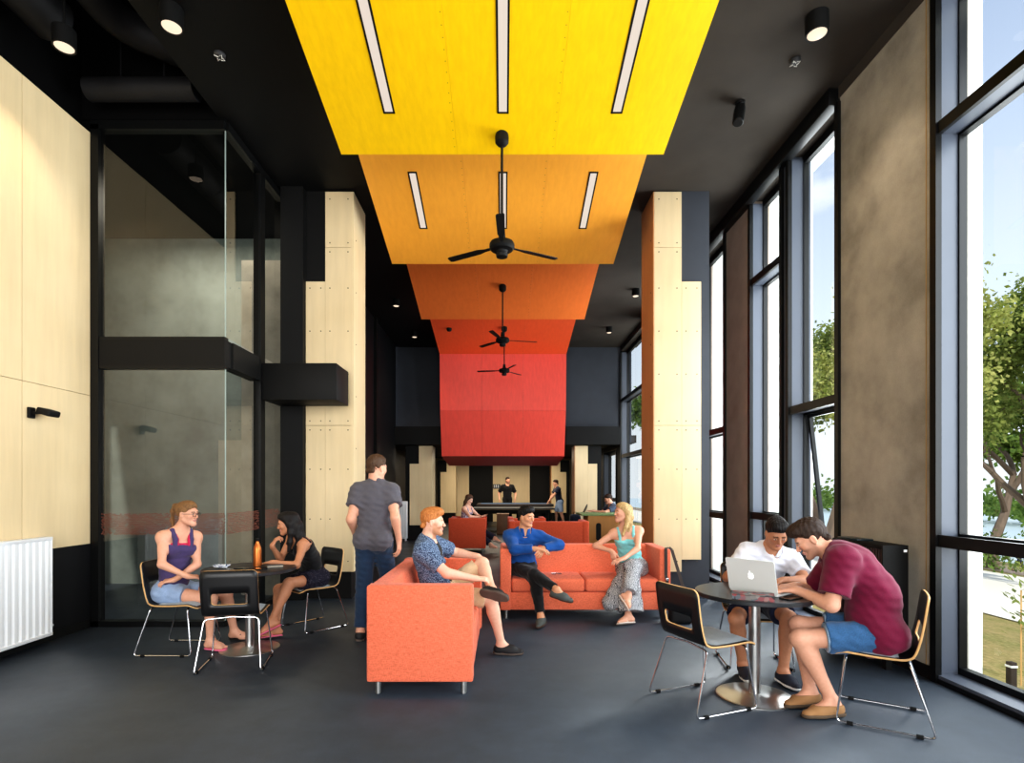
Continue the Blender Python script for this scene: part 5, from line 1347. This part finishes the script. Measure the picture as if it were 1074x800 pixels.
def on_table_right():
    z = .742
    # laptop: hinge line runs from the far edge towards the camera, screen back to the camera
    hx = Vector((.62, -.785, 0)).normalized(); back = Vector((-.785, -.62, 0)).normalized()
    c = Vector((1.725, 3.83, z))
    t = thing('laptop', 'open silver laptop with glowing fruit emblem on the round table', 'laptop', tuple(c), math.atan2(hx.y, hx.x))
    # local: x along hinge, y = towards the user (+), screen rises leaning to -y
    al = plain('aluminium', srgb(214, 218, 218), .4, .0, var=.02)
    bm = nb(); prism(bm, [(x, y + .125) for x, y in rrect(.345, .235, .014, 5)], .003, .016); obj('base', bm, al, t)
    bm = nb()
    for i in range(14):
        for j in range(5): box(bm, (-.138 + i * .0198, .045 + j * .0195, .0155), (-.138 + i * .0198 + .0165, .045 + j * .0195 + .0165, .018))
    obj('keys', bm, M['black'], t)
    bm = nb(); prism(bm, rrect(.105, .07, .006, 4, 0, .193), .016, .0165); obj('trackpad', bm, plain('trackpad', srgb(180, 184, 186), .4), t)
    R = Matrix.Translation((0, .008, .014)) @ Matrix.Rotation(.24, 4, 'X') @ Matrix.Rotation(PI / 2, 4, 'X')
    bm = nb(); prism(bm, [(x, y + .118) for x, y in rrect(.345, .235, .012, 5)], -.004, .004, 0, R); lid = obj('lid', bm, al, t)
    bm = nb(); prism(bm, [(x, y + .120) for x, y in rrect(.325, .208, .004, 4)], -.0046, -.004, 0, R); obj('screen', bm, emit('screen_glow', (.75, .85, 1, 1), .6), lid)
    # emblem on the lid: bitten apple with leaf
    s = .0235; ap = []
    for k in range(60):
        a = 2 * PI * k / 60; x = math.cos(a); y = math.sin(a)
        r = 1 + .10 * math.cos(2 * a) * -.6
        if y > .6: r -= .22 * math.exp(-(x / .28) ** 2)
        if y < -.6: r -= .12 * math.exp(-(x / .25) ** 2)
        px, py = x * r * .92, y * r
        d = math.hypot(px - 1.12, py - .12)
        if d < .46: px, py = 1.12 + (px - 1.12) / d * .46 if d > 0 else px, .12 + (py - .12) / d * .46
        ap.append((px * s, py * s + .118))
    leaf = [(.02 + .0, 1.08), (.30, 1.22), (.42, 1.62), (.12, 1.48)]; leaf = [(x * s, y * s + .118) for x, y in leaf]
    # local +z of the lid faces the back of the screen
    bm = nb(); prism(bm, [(-x, y) for x, y in ap][::-1], .004, .0046, 0, R); prism(bm, [(-x, y) for x, y in leaf][::-1], .004, .0046, 0, R)
    obj('emblem', bm, emit('emblem_glow', (1, 1, 1, 1), 1.2), lid)
    # book
    t = thing('book', 'thick paperback with red and grey patterned cover beside the laptop', 'book', (1.655, 3.665, z), -.42)
    bk = NT('patterned_cover'); v = bk.coord('Object', (1, 1, 1)); x = bk.n('ShaderNodeTexVoronoi'); x.inputs['Scale'].default_value = 34; bk.l(v, x.inputs['Vector'])
    bk.set(base=bk.ramp(x.outputs['Color'], [(.3, srgb(34, 32, 40)), (.5, srgb(140, 134, 130)), (.6, srgb(150, 52, 52)), (.78, srgb(84, 92, 100))]), rough=.5)
    bm = nb(); prism(bm, rrect(.255, .15, .003, 2), .0, .003); prism(bm, rrect(.255, .15, .003, 2), .031, .034); box(bm, (-.1275, -.075, 0), (.1275, -.0715, .034)); obj('cover', bm, bk.m, t)
    bm = nb(); box(bm, (-.123, -.0712, .003), (.123, .071, .031)); obj('pages', bm, plain('page_block', srgb(214, 200, 184), .8, stretch=(1, 1, 60)), t)
    t = thing('phone', 'black phone lying under the hand of the man in maroon', 'phone', (1.905, 3.665, z), -1.0)
    bm = nb(); prism(bm, rrect(.078, .155, .009, 4), 0, .009); obj('case', bm, M['black'], t)
    bm = nb(); prism(bm, rrect(.07, .138, .006, 4), .009, .0098); obj('screen', bm, plain('phone_glass_dark', srgb(16, 18, 22), .08), t)

def sofa_extras():
    t = thing('sunglasses', 'folded sunglasses left on the long sofa seat between the sitters', 'sunglasses', (.62, 6.42, .474), .2)
    bm = nb()
    for q in (-1, 1): prism(bm, rrect(.05, .034, .012, 4, q * .032, 0), 0, .004)
    obj('lenses', bm, M['darkgrey'], t)
    bm = nb()
    for q in (-1, 1): tube(bm, [(q * .06, .01, .003), (q * .06, .05, .004), (-q * .02, .055, .006)], .003, 6)
    tube(bm, [(-.01, .006, .004), (.01, .006, .004)], .003, 6); obj('frame', bm, M['chrome'], t)
    t = thing('shoulder_bag', 'black shoulder bag on the floor with straps looped over the long sofa arm', 'bag', (1.93, 6.03, 0))
    bm = nb(); box(bm, (-.12, -.07, 0), (.14, .10, .30), .05, 4); obj('bag_body', bm, plain('bag_black', srgb(22, 22, 24), .7), t)
    bm = nb()
    L = [(-.10, .07, .26), (-.115, .145, .50), (-.115, .150, .785), (-.10, .19, .797), (-.06, .24, .797), (-.045, .27, .797), (-.02, .24, .77), (.06, .12, .40), (.09, .05, .28)]
    for a, b in zip(L[:-1], L[1:]):
        a = Vector(a); b = Vector(b); d = (b - a).normalized(); side = Vector((1, 0, 0)) if abs(d.z) > .5 else Vector((0, 1, 0)) if abs(d.x) > abs(d.y) else Vector((1, 0, 0))
        w = side - d * side.dot(d); w.normalize(); n = d.cross(w); w *= .017; n *= .002
        vs = [bm.verts.new(p + s1 * w + s2 * n) for p in (a, b) for s1, s2 in ((1, 1), (-1, 1), (-1, -1), (1, -1))]
        for k in range(4): bm.faces.new((vs[k], vs[(k + 1) % 4], vs[4 + (k + 1) % 4], vs[4 + k]))
        bm.faces.new(vs[:4]); bm.faces.new(vs[4:][::-1])
    obj('strap', bm, plain('strap_brown', srgb(52, 40, 36), .6), t)
    bm = nb(); box(bm, (-.125, .10, .44), (-.095, .135, .475), .004); obj('buckle', bm, M['chrome'], t)

def far_things():
    # table tennis table
    t = thing('table_tennis_table', 'long dark table tennis table with thin legs in the far hall', 'table', (.33, 18.3, 0))
    bm = nb(); box(bm, (-1.37, 0, .755), (1.37, 1.52, .79), .004); obj('tabletop', bm, plain('table_green_black', srgb(30, 36, 42), .45), t)
    bm = nb(); box(bm, (-1.37, -.004, .735), (1.37, .03, .760), .002); obj('apron', bm, plain('apron_tan', srgb(126, 104, 74), .5), t)
    for x in (-1.2, -.15, .15, 1.2):
        for y in (.12, 1.4):
            bm = nb(); box(bm, (x - .02, y - .02, 0), (x + .02, y + .02, .757)); obj('leg', bm, M['black'], t)
    # pool table
    t = thing('pool_table', 'pool table with blue cloth behind the table tennis table', 'pool table', (.43, 20.35, 0))
    bm = nb(); box(bm, (-1.30, .08, .78), (1.30, 1.36, .868)); obj('cloth', bm, fabric('pool_blue', srgb(28, 78, 120), 300, .1), t)
    bm = nb()
    for lo, hi in (((-1.42, -.04, .77), (1.42, .09, .872)), ((-1.42, 1.35, .77), (1.42, 1.48, .872)), ((-1.42, .09, .77), (-1.29, 1.35, .872)), ((1.29, .09, .77), (1.42, 1.35, .872))): box(bm, lo, hi, .02, 2)
    obj('rail', bm, plain('pool_rail', srgb(60, 48, 40), .4), t)
    bm = nb(); box(bm, (-1.30, .04, .5), (1.30, 1.40, .77), .02); obj('cabinet', bm, M['black'], t)
    for x in (-1.1, 1.1):
        for y in (.2, 1.24):
            bm = nb(); lathe(bm, [(0, 0), (.06, 0), (.07, .05), (.05, .12), (.075, .5), (0, .5)], 16, (x, y, 0)); obj('leg', bm, M['black'], t)
    # plywood table box and stools
    t = thing('plywood_bench_table', 'pale plywood table with an oval hand hole and green top, by the far window', 'table', (2.52, 13.55, 0))
    pw = ply('tan_plywood', srgb(190, 140, 78)); 
    bm = nb(); box(bm, (-.50, -.35, 0.0), (.50, .45, .80), .004); b = obj('carcass', bm, pw, t)
    bm = nb(); box(bm, (-.66, -.36, .80), (.52, .62, .845), .006); obj('tabletop', bm, plain('green_top', srgb(128, 158, 106), .5), t)
    bm = nb(); prism(bm, rrect(.12, .42, .055, 6, -.25, .42), 0, .006, 0, Matrix.Translation((0, -.3505, 0)) @ Matrix.Rotation(PI / 2, 4, 'X')); obj('hand_hole', bm, M['black'], t)
    t = thing('tablet', 'dark tablet propped in front of the seated man at the green-topped table', 'tablet', (2.03, 14.03, .845), 0)
    bm = nb(); prism(bm, rrect(.22, .16, .01, 4), 0, .008, 0, Matrix.Rotation(-1.1, 4, 'Y') @ Matrix.Translation((.11, 0, 0))); obj('slab', bm, M['black'], t)
    bm = nb(); tube(bm, [(.03, -.05, .004), (.10, -.05, .15)], .004, 6); tube(bm, [(.03, .05, .004), (.10, .05, .15)], .004, 6); tube(bm, [(.0, -.05, .004), (.10, -.05, .004)], .004, 6); obj('stand', bm, M['black'], t)
    t = thing('stool', 'low dark bench stool that the seated man in slate uses at the green-topped table', 'stool', (3.0, 14.35, 0))
    bm = nb(); box(bm, (-.22, -.25, .38), (.22, .25, .44), .015); obj('seat', bm, M['black'], t)
    for x in (-.18, .18):
        for y in (-.2, .2):
            bm = nb(); box(bm, (x - .015, y - .015, 0), (x + .015, y + .015, .385)); obj('leg', bm, M['black'], t)
    t = thing('backpack', 'navy backpack on the floor beside the green-topped plywood table', 'bag', (1.88, 14.5, 0))
    bm = nb(); box(bm, (-.17, -.14, 0), (.17, .14, .78), .09, 4)
    for v in bm.verts: v.co.x *= 1 - .25 * v.co.z
    obj('bag_body', bm, fabric('pack_navy', srgb(26, 32, 52), 200, .2), t)
    bm = nb(); box(bm, (-.12, -.18, .10), (.12, -.12, .42), .03, 3); obj('pocket', bm, fabric('pack_pocket', srgb(34, 42, 66), 200, .2), t)
    bm = nb(); tube(bm, [(-.04, 0, .75), (-.03, 0, .83), (.03, 0, .83), (.04, 0, .75)], .012, 8); obj('handle', bm, M['black'], t)
    for x, lb in ((-.02, 'brown wooden stool beyond the sofas, on the dark wall side of its pair'), (.72, 'brown wooden stool beyond the sofas, on the window side of its pair')):
        t = thing('stool', lb, 'stool', (x, 17.4, 0), 0, 'brown stools by the games tables')
        bm = nb(); box(bm, (-.19, -.19, .0), (.19, .19, .62), .02); obj('body', bm, plain('stool_brown', srgb(120, 84, 56), .6), t)
        bm = nb(); box(bm, (-.2, -.2, .62), (.2, .2, .66), .015); obj('seat', bm, plain('stool_brown_top', srgb(140, 100, 66), .6), t)
    t = thing('wall_sign', 'small dark blue washroom sign with white pictograms on the far plywood panel', 'sign', (-.29, 23.965, 1.52))
    bm = nb(); box(bm, (-.155, -.012, -.10), (.155, 0, .10), .004); obj('plate', bm, plain('sign_navy', srgb(48, 58, 74), .4), t)
    bm = nb()
    for x in (-.095, -.02, .065):
        lathe(bm, [(0, 0), (.016, 0), (.016, .003), (0, .003)], 12, (x, -.0155, .055), 0, (0, 1, 0)); box(bm, (x - .018, -.0155, -.02), (x + .018, -.012, .034)); box(bm, (x - .012, -.0155, -.07), (x - .002, -.012, -.02)); box(bm, (x + .002, -.0155, -.07), (x + .012, -.012, -.02))
    obj('pictogram', bm, M['white'], t)

# ------------------------------------------------------------------ outdoors
def outdoors():
    gz = lambda x: -.3 - .124 * (x - 3.6)
    def strip(name, x0, x1, dz, m, y0=-60, y1=200):
        bm = nb(); quad(bm, [(x0, y0, gz(x0) + dz), (x1, y0, gz(x1) + dz), (x1, y1, gz(x1) + dz), (x0, y1, gz(x0) + dz)]); return obj(name, bm, m, None, 180, 'structure')
    t = NT('lawn'); v = t.coord(); f = t.noise(v, .5, 6, .7); g = t.noise(v, 14, 4, .7)
    t.set(base=t.mix(.5, t.ramp(f, [(.35, srgb(128, 128, 70)), (.5, srgb(168, 146, 104)), (.65, srgb(104, 118, 56))]), t.ramp(g, [(.3, srgb(90, 100, 50)), (.7, srgb(190, 172, 128))])), rough=.95, spec=.05); t.bump(g, .6, .05)
    strip('ground', 3.6, 60, 0, t.m); strip('path', 9.6, 27, .02, plain('pale_path', srgb(226, 220, 208), .9, var=.05)); strip('path.001', 3.6, 4.5, .02, plain('paved_edge', srgb(206, 200, 190), .9, var=.08), 5.6, 60); strip('road', 29, 40, .02, plain('asphalt', srgb(150, 132, 118), .9, var=.1))
    bm = nb(); quad(bm, [(50, -100, gz(50) - .4), (260, -100, gz(50) - .4), (260, 400, gz(50) - .4), (50, 400, gz(50) - .4)]); obj('water', bm, plain('lake_water', srgb(186, 200, 206), .5, var=.06), None, 180, 'structure')
    leaf = []
    for nm, a, b in (('leaf_olive', srgb(96, 118, 52), srgb(164, 172, 96)), ('leaf_green', srgb(74, 104, 44), srgb(138, 160, 78)), ('leaf_yellow', srgb(140, 154, 70), srgb(206, 204, 130))):
        t = NT(nm); f = t.noise(t.coord(), 2.0, 3); t.set(base=t.ramp(f, [(.3, a), (.7, b)]), rough=.6, spec=.3); t.b.inputs['Transmission Weight'].default_value = 0
        tr = t.n('ShaderNodeBsdfTranslucent'); t.l(t.ramp(f, [(.3, a), (.7, b)]), tr.inputs['Color']); mx = t.n('ShaderNodeMixShader'); mx.inputs[0].default_value = .4
        t.l(t.b.outputs[0], mx.inputs[1]); t.l(tr.outputs[0], mx.inputs[2]); t.l(mx.outputs[0], t.out.inputs['Surface']); leaf.append(t.m)
    bark = plain('eucalypt_bark', srgb(120, 104, 90), .9, var=.3, scale=3, stretch=(1, 1, .3))
    def tree(x, y, h, spread, seed, m, label, n=5200, ls=.16, low=.28):
        r = random.Random(seed); t = thing('tree', label, 'tree', (x, y, gz(x)), 0, 'trees outside the windows')
        bm = nb(); tips = []
        def branch(p, d, L, rad, depth):
            pts = [p]; q = p.copy(); dd = d.copy()
            for k in range(5):
                dd = (dd + Vector((r.uniform(-.22, .22), r.uniform(-.22, .22), r.uniform(-.05, .16)))).normalized(); q = q + dd * L / 5; pts.append(q.copy())
            tube(bm, pts, [rad * (1 - .11 * i) for i in range(6)], 7, caps=False)
            if depth == 0: tips.extend(pts[2:]); return
            for k in range(4 if depth > 1 else 3):
                a = r.uniform(0, 2 * PI); nd = (dd * .55 + Vector((math.cos(a) * spread, math.sin(a) * spread, r.uniform(.0, .7)))).normalized()
                branch(pts[-1 - (k % 3)], nd, L * r.uniform(.55, .75), rad * .5, depth - 1)
        branch(Vector((0, 0, 0)), Vector((r.uniform(-.1, .1), r.uniform(-.1, .1), 1)), h * .42, h * .024, 3)
        obj('trunk', bm, bark, t)
        bm = nb(); hh = max(p.z for p in tips)
        for k in range(n):
            p = r.choice(tips); c = p + Vector((r.gauss(0, .30), r.gauss(0, .30), r.gauss(-.1, .28))) * h * .085
            if c.z < h * low * .6: continue
            a = Vector((r.uniform(-1, 1), r.uniform(-1, 1), r.uniform(-1.1, .3))).normalized(); b = a.cross(Vector((r.uniform(-1, 1), r.uniform(-1, 1), r.uniform(-1, 1)))).normalized()
            L = ls * r.uniform(.6, 1.3); w = L * .32
            quad(bm, [c, c + a * L * .5 + b * w, c + a * L, c + a * L * .5 - b * w])
        o = obj('foliage', bm, leaf[m], t, 180)
    tree(20.5, 21.0, 12.5, .75, 3, 0, 'olive gum tree seen through the big window beside the concrete pier', 32000, .17)
    tree(31.0, 35.0, 15, .8, 5, 1, 'darker gum tree with bare grey limbs behind the olive one', 16000, .36)
    tree(11.9, 20.4, 11.5, .8, 11, 2, 'yellow-green tree outside the tall narrow window', 30000, .16, .12)
    tree(15.6, 27.0, 12.5, .85, 31, 0, 'pale olive tree filling the tall narrow window behind the yellow-green one', 26000, .2, .05)
    tree(18.6, 33.0, 14, .7, 8, 0, 'mid green tree farther along past the yellow-green one', 16000, .32, .05)
    tree(44, 44, 15, .8, 14, 1, 'bushy green tree across the road', 12000, .5, .1)
    tree(11.5, 34, 12, .8, 21, 1, 'green tree outside the far windows', 10000, .30, .1)
    bm = nb(); r = random.Random(9)
    for k in range(9000):
        a_ = r.random(); c = Vector((110 + r.gauss(0, 4), -20 + 330 * a_, gz(50) + abs(r.gauss(0, 3.2)) + 2.5 * abs(math.sin(a_ * 40)) * r.random())); d_ = Vector((r.uniform(-1, 1), r.uniform(-1, 1), r.uniform(-.3, 1))).normalized(); b_ = d_.cross(Vector((1, .2, .3))).normalized(); quad(bm, [c, c + d_ * .8 + b_ * .5, c + d_ * 1.7, c + d_ * .8 - b_ * .5])
    o = tag(obj('treeline', bm, leaf[1], None, 180), 'hazy line of trees on the far shore beyond the road', 'trees', None, 'stuff')
    t = thing('shrub', 'low grey-green shrub across the path outside', 'shrub', (28, 36, gz(28))); r = random.Random(2); bm = nb()
    for k in range(2600):
        c = Vector((r.gauss(0, 1.6), r.gauss(0, 3.3), abs(r.gauss(.9, .6)))); a = Vector((r.uniform(-1, 1), r.uniform(-1, 1), r.uniform(-.3, 1))).normalized(); b = a.cross(Vector((0, .3, 1))).normalized(); quad(bm, [c, c + a * .16 + b * .08, c + a * .36, c + a * .16 - b * .08])
    obj('foliage', bm, leaf[1], t, 180)
    bm = nb(); tube(bm, [(0, 0, 0), (.1, .1, .6)], .05, 6); tube(bm, [(0, 0, 0), (-.3, .2, .6)], .04, 6); obj('stem', bm, bark, t)
    t = thing('bollard', 'short dark timber post in the grass outside the big window', 'post', (4.85, 5.28, gz(4.85)))
    bm = nb(); box(bm, (-.03, -.03, 0), (.03, .03, .27), .006); obj('post', bm, plain('post_dark', srgb(58, 48, 42), .8), t); bm = nb(); box(bm, (-.033, -.033, .22), (.033, .033, .24)); obj('band', bm, M['white'], t)
    t = thing('sapling_stake', 'slim pale stake with young sapling in the grass outside the big window', 'stake', (5.15, 5.5, gz(5.15)))
    bm = nb(); tube(bm, [(0, 0, 0), (0, 0, .95)], .007, 6); obj('stake', bm, M['plyedge'], t); bm = nb()
    for k in range(60):
        c = Vector((r.gauss(0, .05), r.gauss(0, .05), r.uniform(.5, 1.2))); a = Vector((r.uniform(-1, 1), r.uniform(-1, 1), .4)).normalized(); b = a.cross(Vector((0, 0, 1))); quad(bm, [c, c + a * .05 + b * .02, c + a * .1, c + a * .05 - b * .02])
    obj('leaves', bm, leaf[0], t, 180)
    px, py = 33.2, 35.6; g0 = gz(px)
    p = Person('person in dark clothes walking along the road outside', 'person', (px, py, g0 + .93), (1, -.3), (px + .04, py, g0 + 1.46), (1, -.3, 0), .014, 1.0, slouch=0)
    p.set_arm('L', (px + .25, py - .2, g0 + 1.02), (px - .3, py, g0 + 1.2)); p.set_arm('R', (px - .25, py + .2, g0 + 1.02), (px - .3, py + .3, g0 + 1.2))
    p.set_leg('L', (px + .25, py - .1, g0 + .10), (px + .9, py - .2, g0 + .5), (1, -.3, 0)); p.set_leg('R', (px - .32, py + .1, g0 + .13), (px + .4, py + .1, g0 + .5), (1, -.3, -.2))
    p.body(FAIR, shod=True); p.legs_wear(G['jeans'], 1.9, .016, .01); p.top(G['black'], 1.8, .018, .01, -.06); p.hair(HR_['dbrown'])
    for q in 'LR': p.shoe(q, G['shoe_black'], G['sole_dark'])

# ------------------------------------------------------------------ light, sky, camera
def lighting():
    w = bpy.data.worlds.new('sky'); bpy.context.scene.world = w; w.use_nodes = True; nt = w.node_tree; N = nt.nodes; L = nt.links
    bg = N['Background']; tc = N.new('ShaderNodeTexCoord')
    sky = N.new('ShaderNodeTexSky'); sky.sky_type = 'NISHITA'; sky.sun_disc = False; sky.sun_elevation = math.radians(48); sky.sun_rotation = math.radians(250); sky.air_density = 1.0; sky.dust_density = .6; sky.ozone_density = 1.6
    mp = N.new('ShaderNodeMapping'); mp.inputs['Scale'].default_value = (1, 1, 2.4); L.new(tc.outputs['Generated'], mp.inputs['Vector'])
    nz = N.new('ShaderNodeTexNoise'); nz.inputs['Scale'].default_value = 2.6; nz.inputs['Detail'].default_value = 7; nz.inputs['Roughness'].default_value = .55; L.new(mp.outputs[0], nz.inputs['Vector'])
    cr = N.new('ShaderNodeValToRGB'); cr.color_ramp.elements[0].position = .46; cr.color_ramp.elements[1].position = .66; L.new(nz.outputs['Fac'], cr.inputs['Fac'])
    sx = N.new('ShaderNodeSeparateXYZ'); L.new(tc.outputs['Generated'], sx.inputs[0])
    hz = N.new('ShaderNodeMapRange'); hz.inputs['From Min'].default_value = .05; hz.inputs['From Max'].default_value = .55; hz.inputs['To Min'].default_value = 1; hz.inputs['To Max'].default_value = .42; L.new(sx.outputs['Z'], hz.inputs['Value'])
    mm = N.new('ShaderNodeMath'); mm.operation = 'MAXIMUM'; L.new(cr.outputs['Color'], mm.inputs[0]); L.new(hz.outputs[0], mm.inputs[1])
    scl = N.new('ShaderNodeMix'); scl.data_type = 'RGBA'; scl.blend_type = 'MULTIPLY'; scl.inputs[0].default_value = 1; scl.inputs[7].default_value = (.17, .19, .21, 1); L.new(sky.outputs[0], scl.inputs[6])
    mx = N.new('ShaderNodeMix'); mx.data_type = 'RGBA'; L.new(mm.outputs[0], mx.inputs[0]); L.new(scl.outputs[2], mx.inputs[6]); mx.inputs[7].default_value = (.86, .90, .95, 1)
    L.new(mx.outputs[2], bg.inputs['Color']); bg.inputs['Strength'].default_value = 1.0
    def lamp(name, typ, energy, loc, rot, color=(1, 1, 1), **kw):
        l = bpy.data.lights.new(name, typ); l.energy = energy; l.color = color
        for k, v in kw.items(): setattr(l, k, v)
        o = bpy.data.objects.new(name, l); COL.objects.link(o); o.location = loc; o.rotation_euler = rot; return o
    lamp('sun', 'SUN', 3.2, (0, 0, 10), (math.radians(42), 0, math.radians(-8)), (1, .95, .86), angle=math.radians(1.0))
    # added area lamps boosting daylight, behind the viewpoint and outside the big windows
    lamp('end_daylight_fill', 'AREA', 620, (-.4, -4.8, 2.9), (math.radians(90), 0, 0), (1, .97, .93), shape='RECTANGLE', size=7.0, size_y=4.8)
    lamp('window_daylight_fill', 'AREA', 400, (4.3, 2.5, 3.0), (math.radians(90), 0, math.radians(90)), (.92, .96, 1), shape='RECTANGLE', size=4.5, size_y=4.6)
    lamp('window_daylight_fill.001', 'AREA', 420, (4.6, 6.6, 3.0), (math.radians(90), 0, math.radians(90)), (.92, .96, 1), shape='RECTANGLE', size=2.6, size_y=4.6)
    lamp('window_daylight_fill.002', 'AREA', 420, (4.4, 11.5, 2.8), (math.radians(90), 0, math.radians(90)), (.92, .96, 1), shape='RECTANGLE', size=5.0, size_y=4.4)
    lamp('far_hall_fill', 'AREA', 190, (0, 20.2, 2.66), (0, 0, 0), (1, .86, .66), shape='RECTANGLE', size=4.5, size_y=4.5)  # added area lamp without a fixture, brightens the far hall
    lamp('corridor_lamp', 'AREA', 75, (-4.2, 7.4, 5.2), (0, 0, 0), (1, .9, .76), shape='RECTANGLE', size=1.6, size_y=1.0)

def camera():
    cd = bpy.data.cameras.new('camera'); cd.sensor_width = 36; cd.lens = 36 * FPX / 1074; cd.shift_x = 9 / 1074; cd.shift_y = 111 / 1074; cd.clip_end = 400
    c = bpy.data.objects.new('camera', cd); COL.objects.link(c); c.location = (0, 0, EYE); c.rotation_euler = (PI / 2, 0, 0); bpy.context.scene.camera = c
    vs = bpy.context.scene.view_settings; vs.view_transform = 'Standard'; vs.look = 'Medium High Contrast'; vs.exposure = 0.14

shell(); columns(); glass_box(); right_wall(); ceiling_panels(); ceiling_kit(); radiator_left(); radiator_black(); radiator_far(); wall_floodlight()
cafe_table(-2.33, 5.08, 'dark round table with copper bottle and keys on it'); cafe_table(1.78, 3.92, 'dark round table with the silver laptop on it')
chairs(); sofas(); on_table_left(); on_table_right(); sofa_extras(); far_things(); all_people(); outdoors(); lighting(); camera()
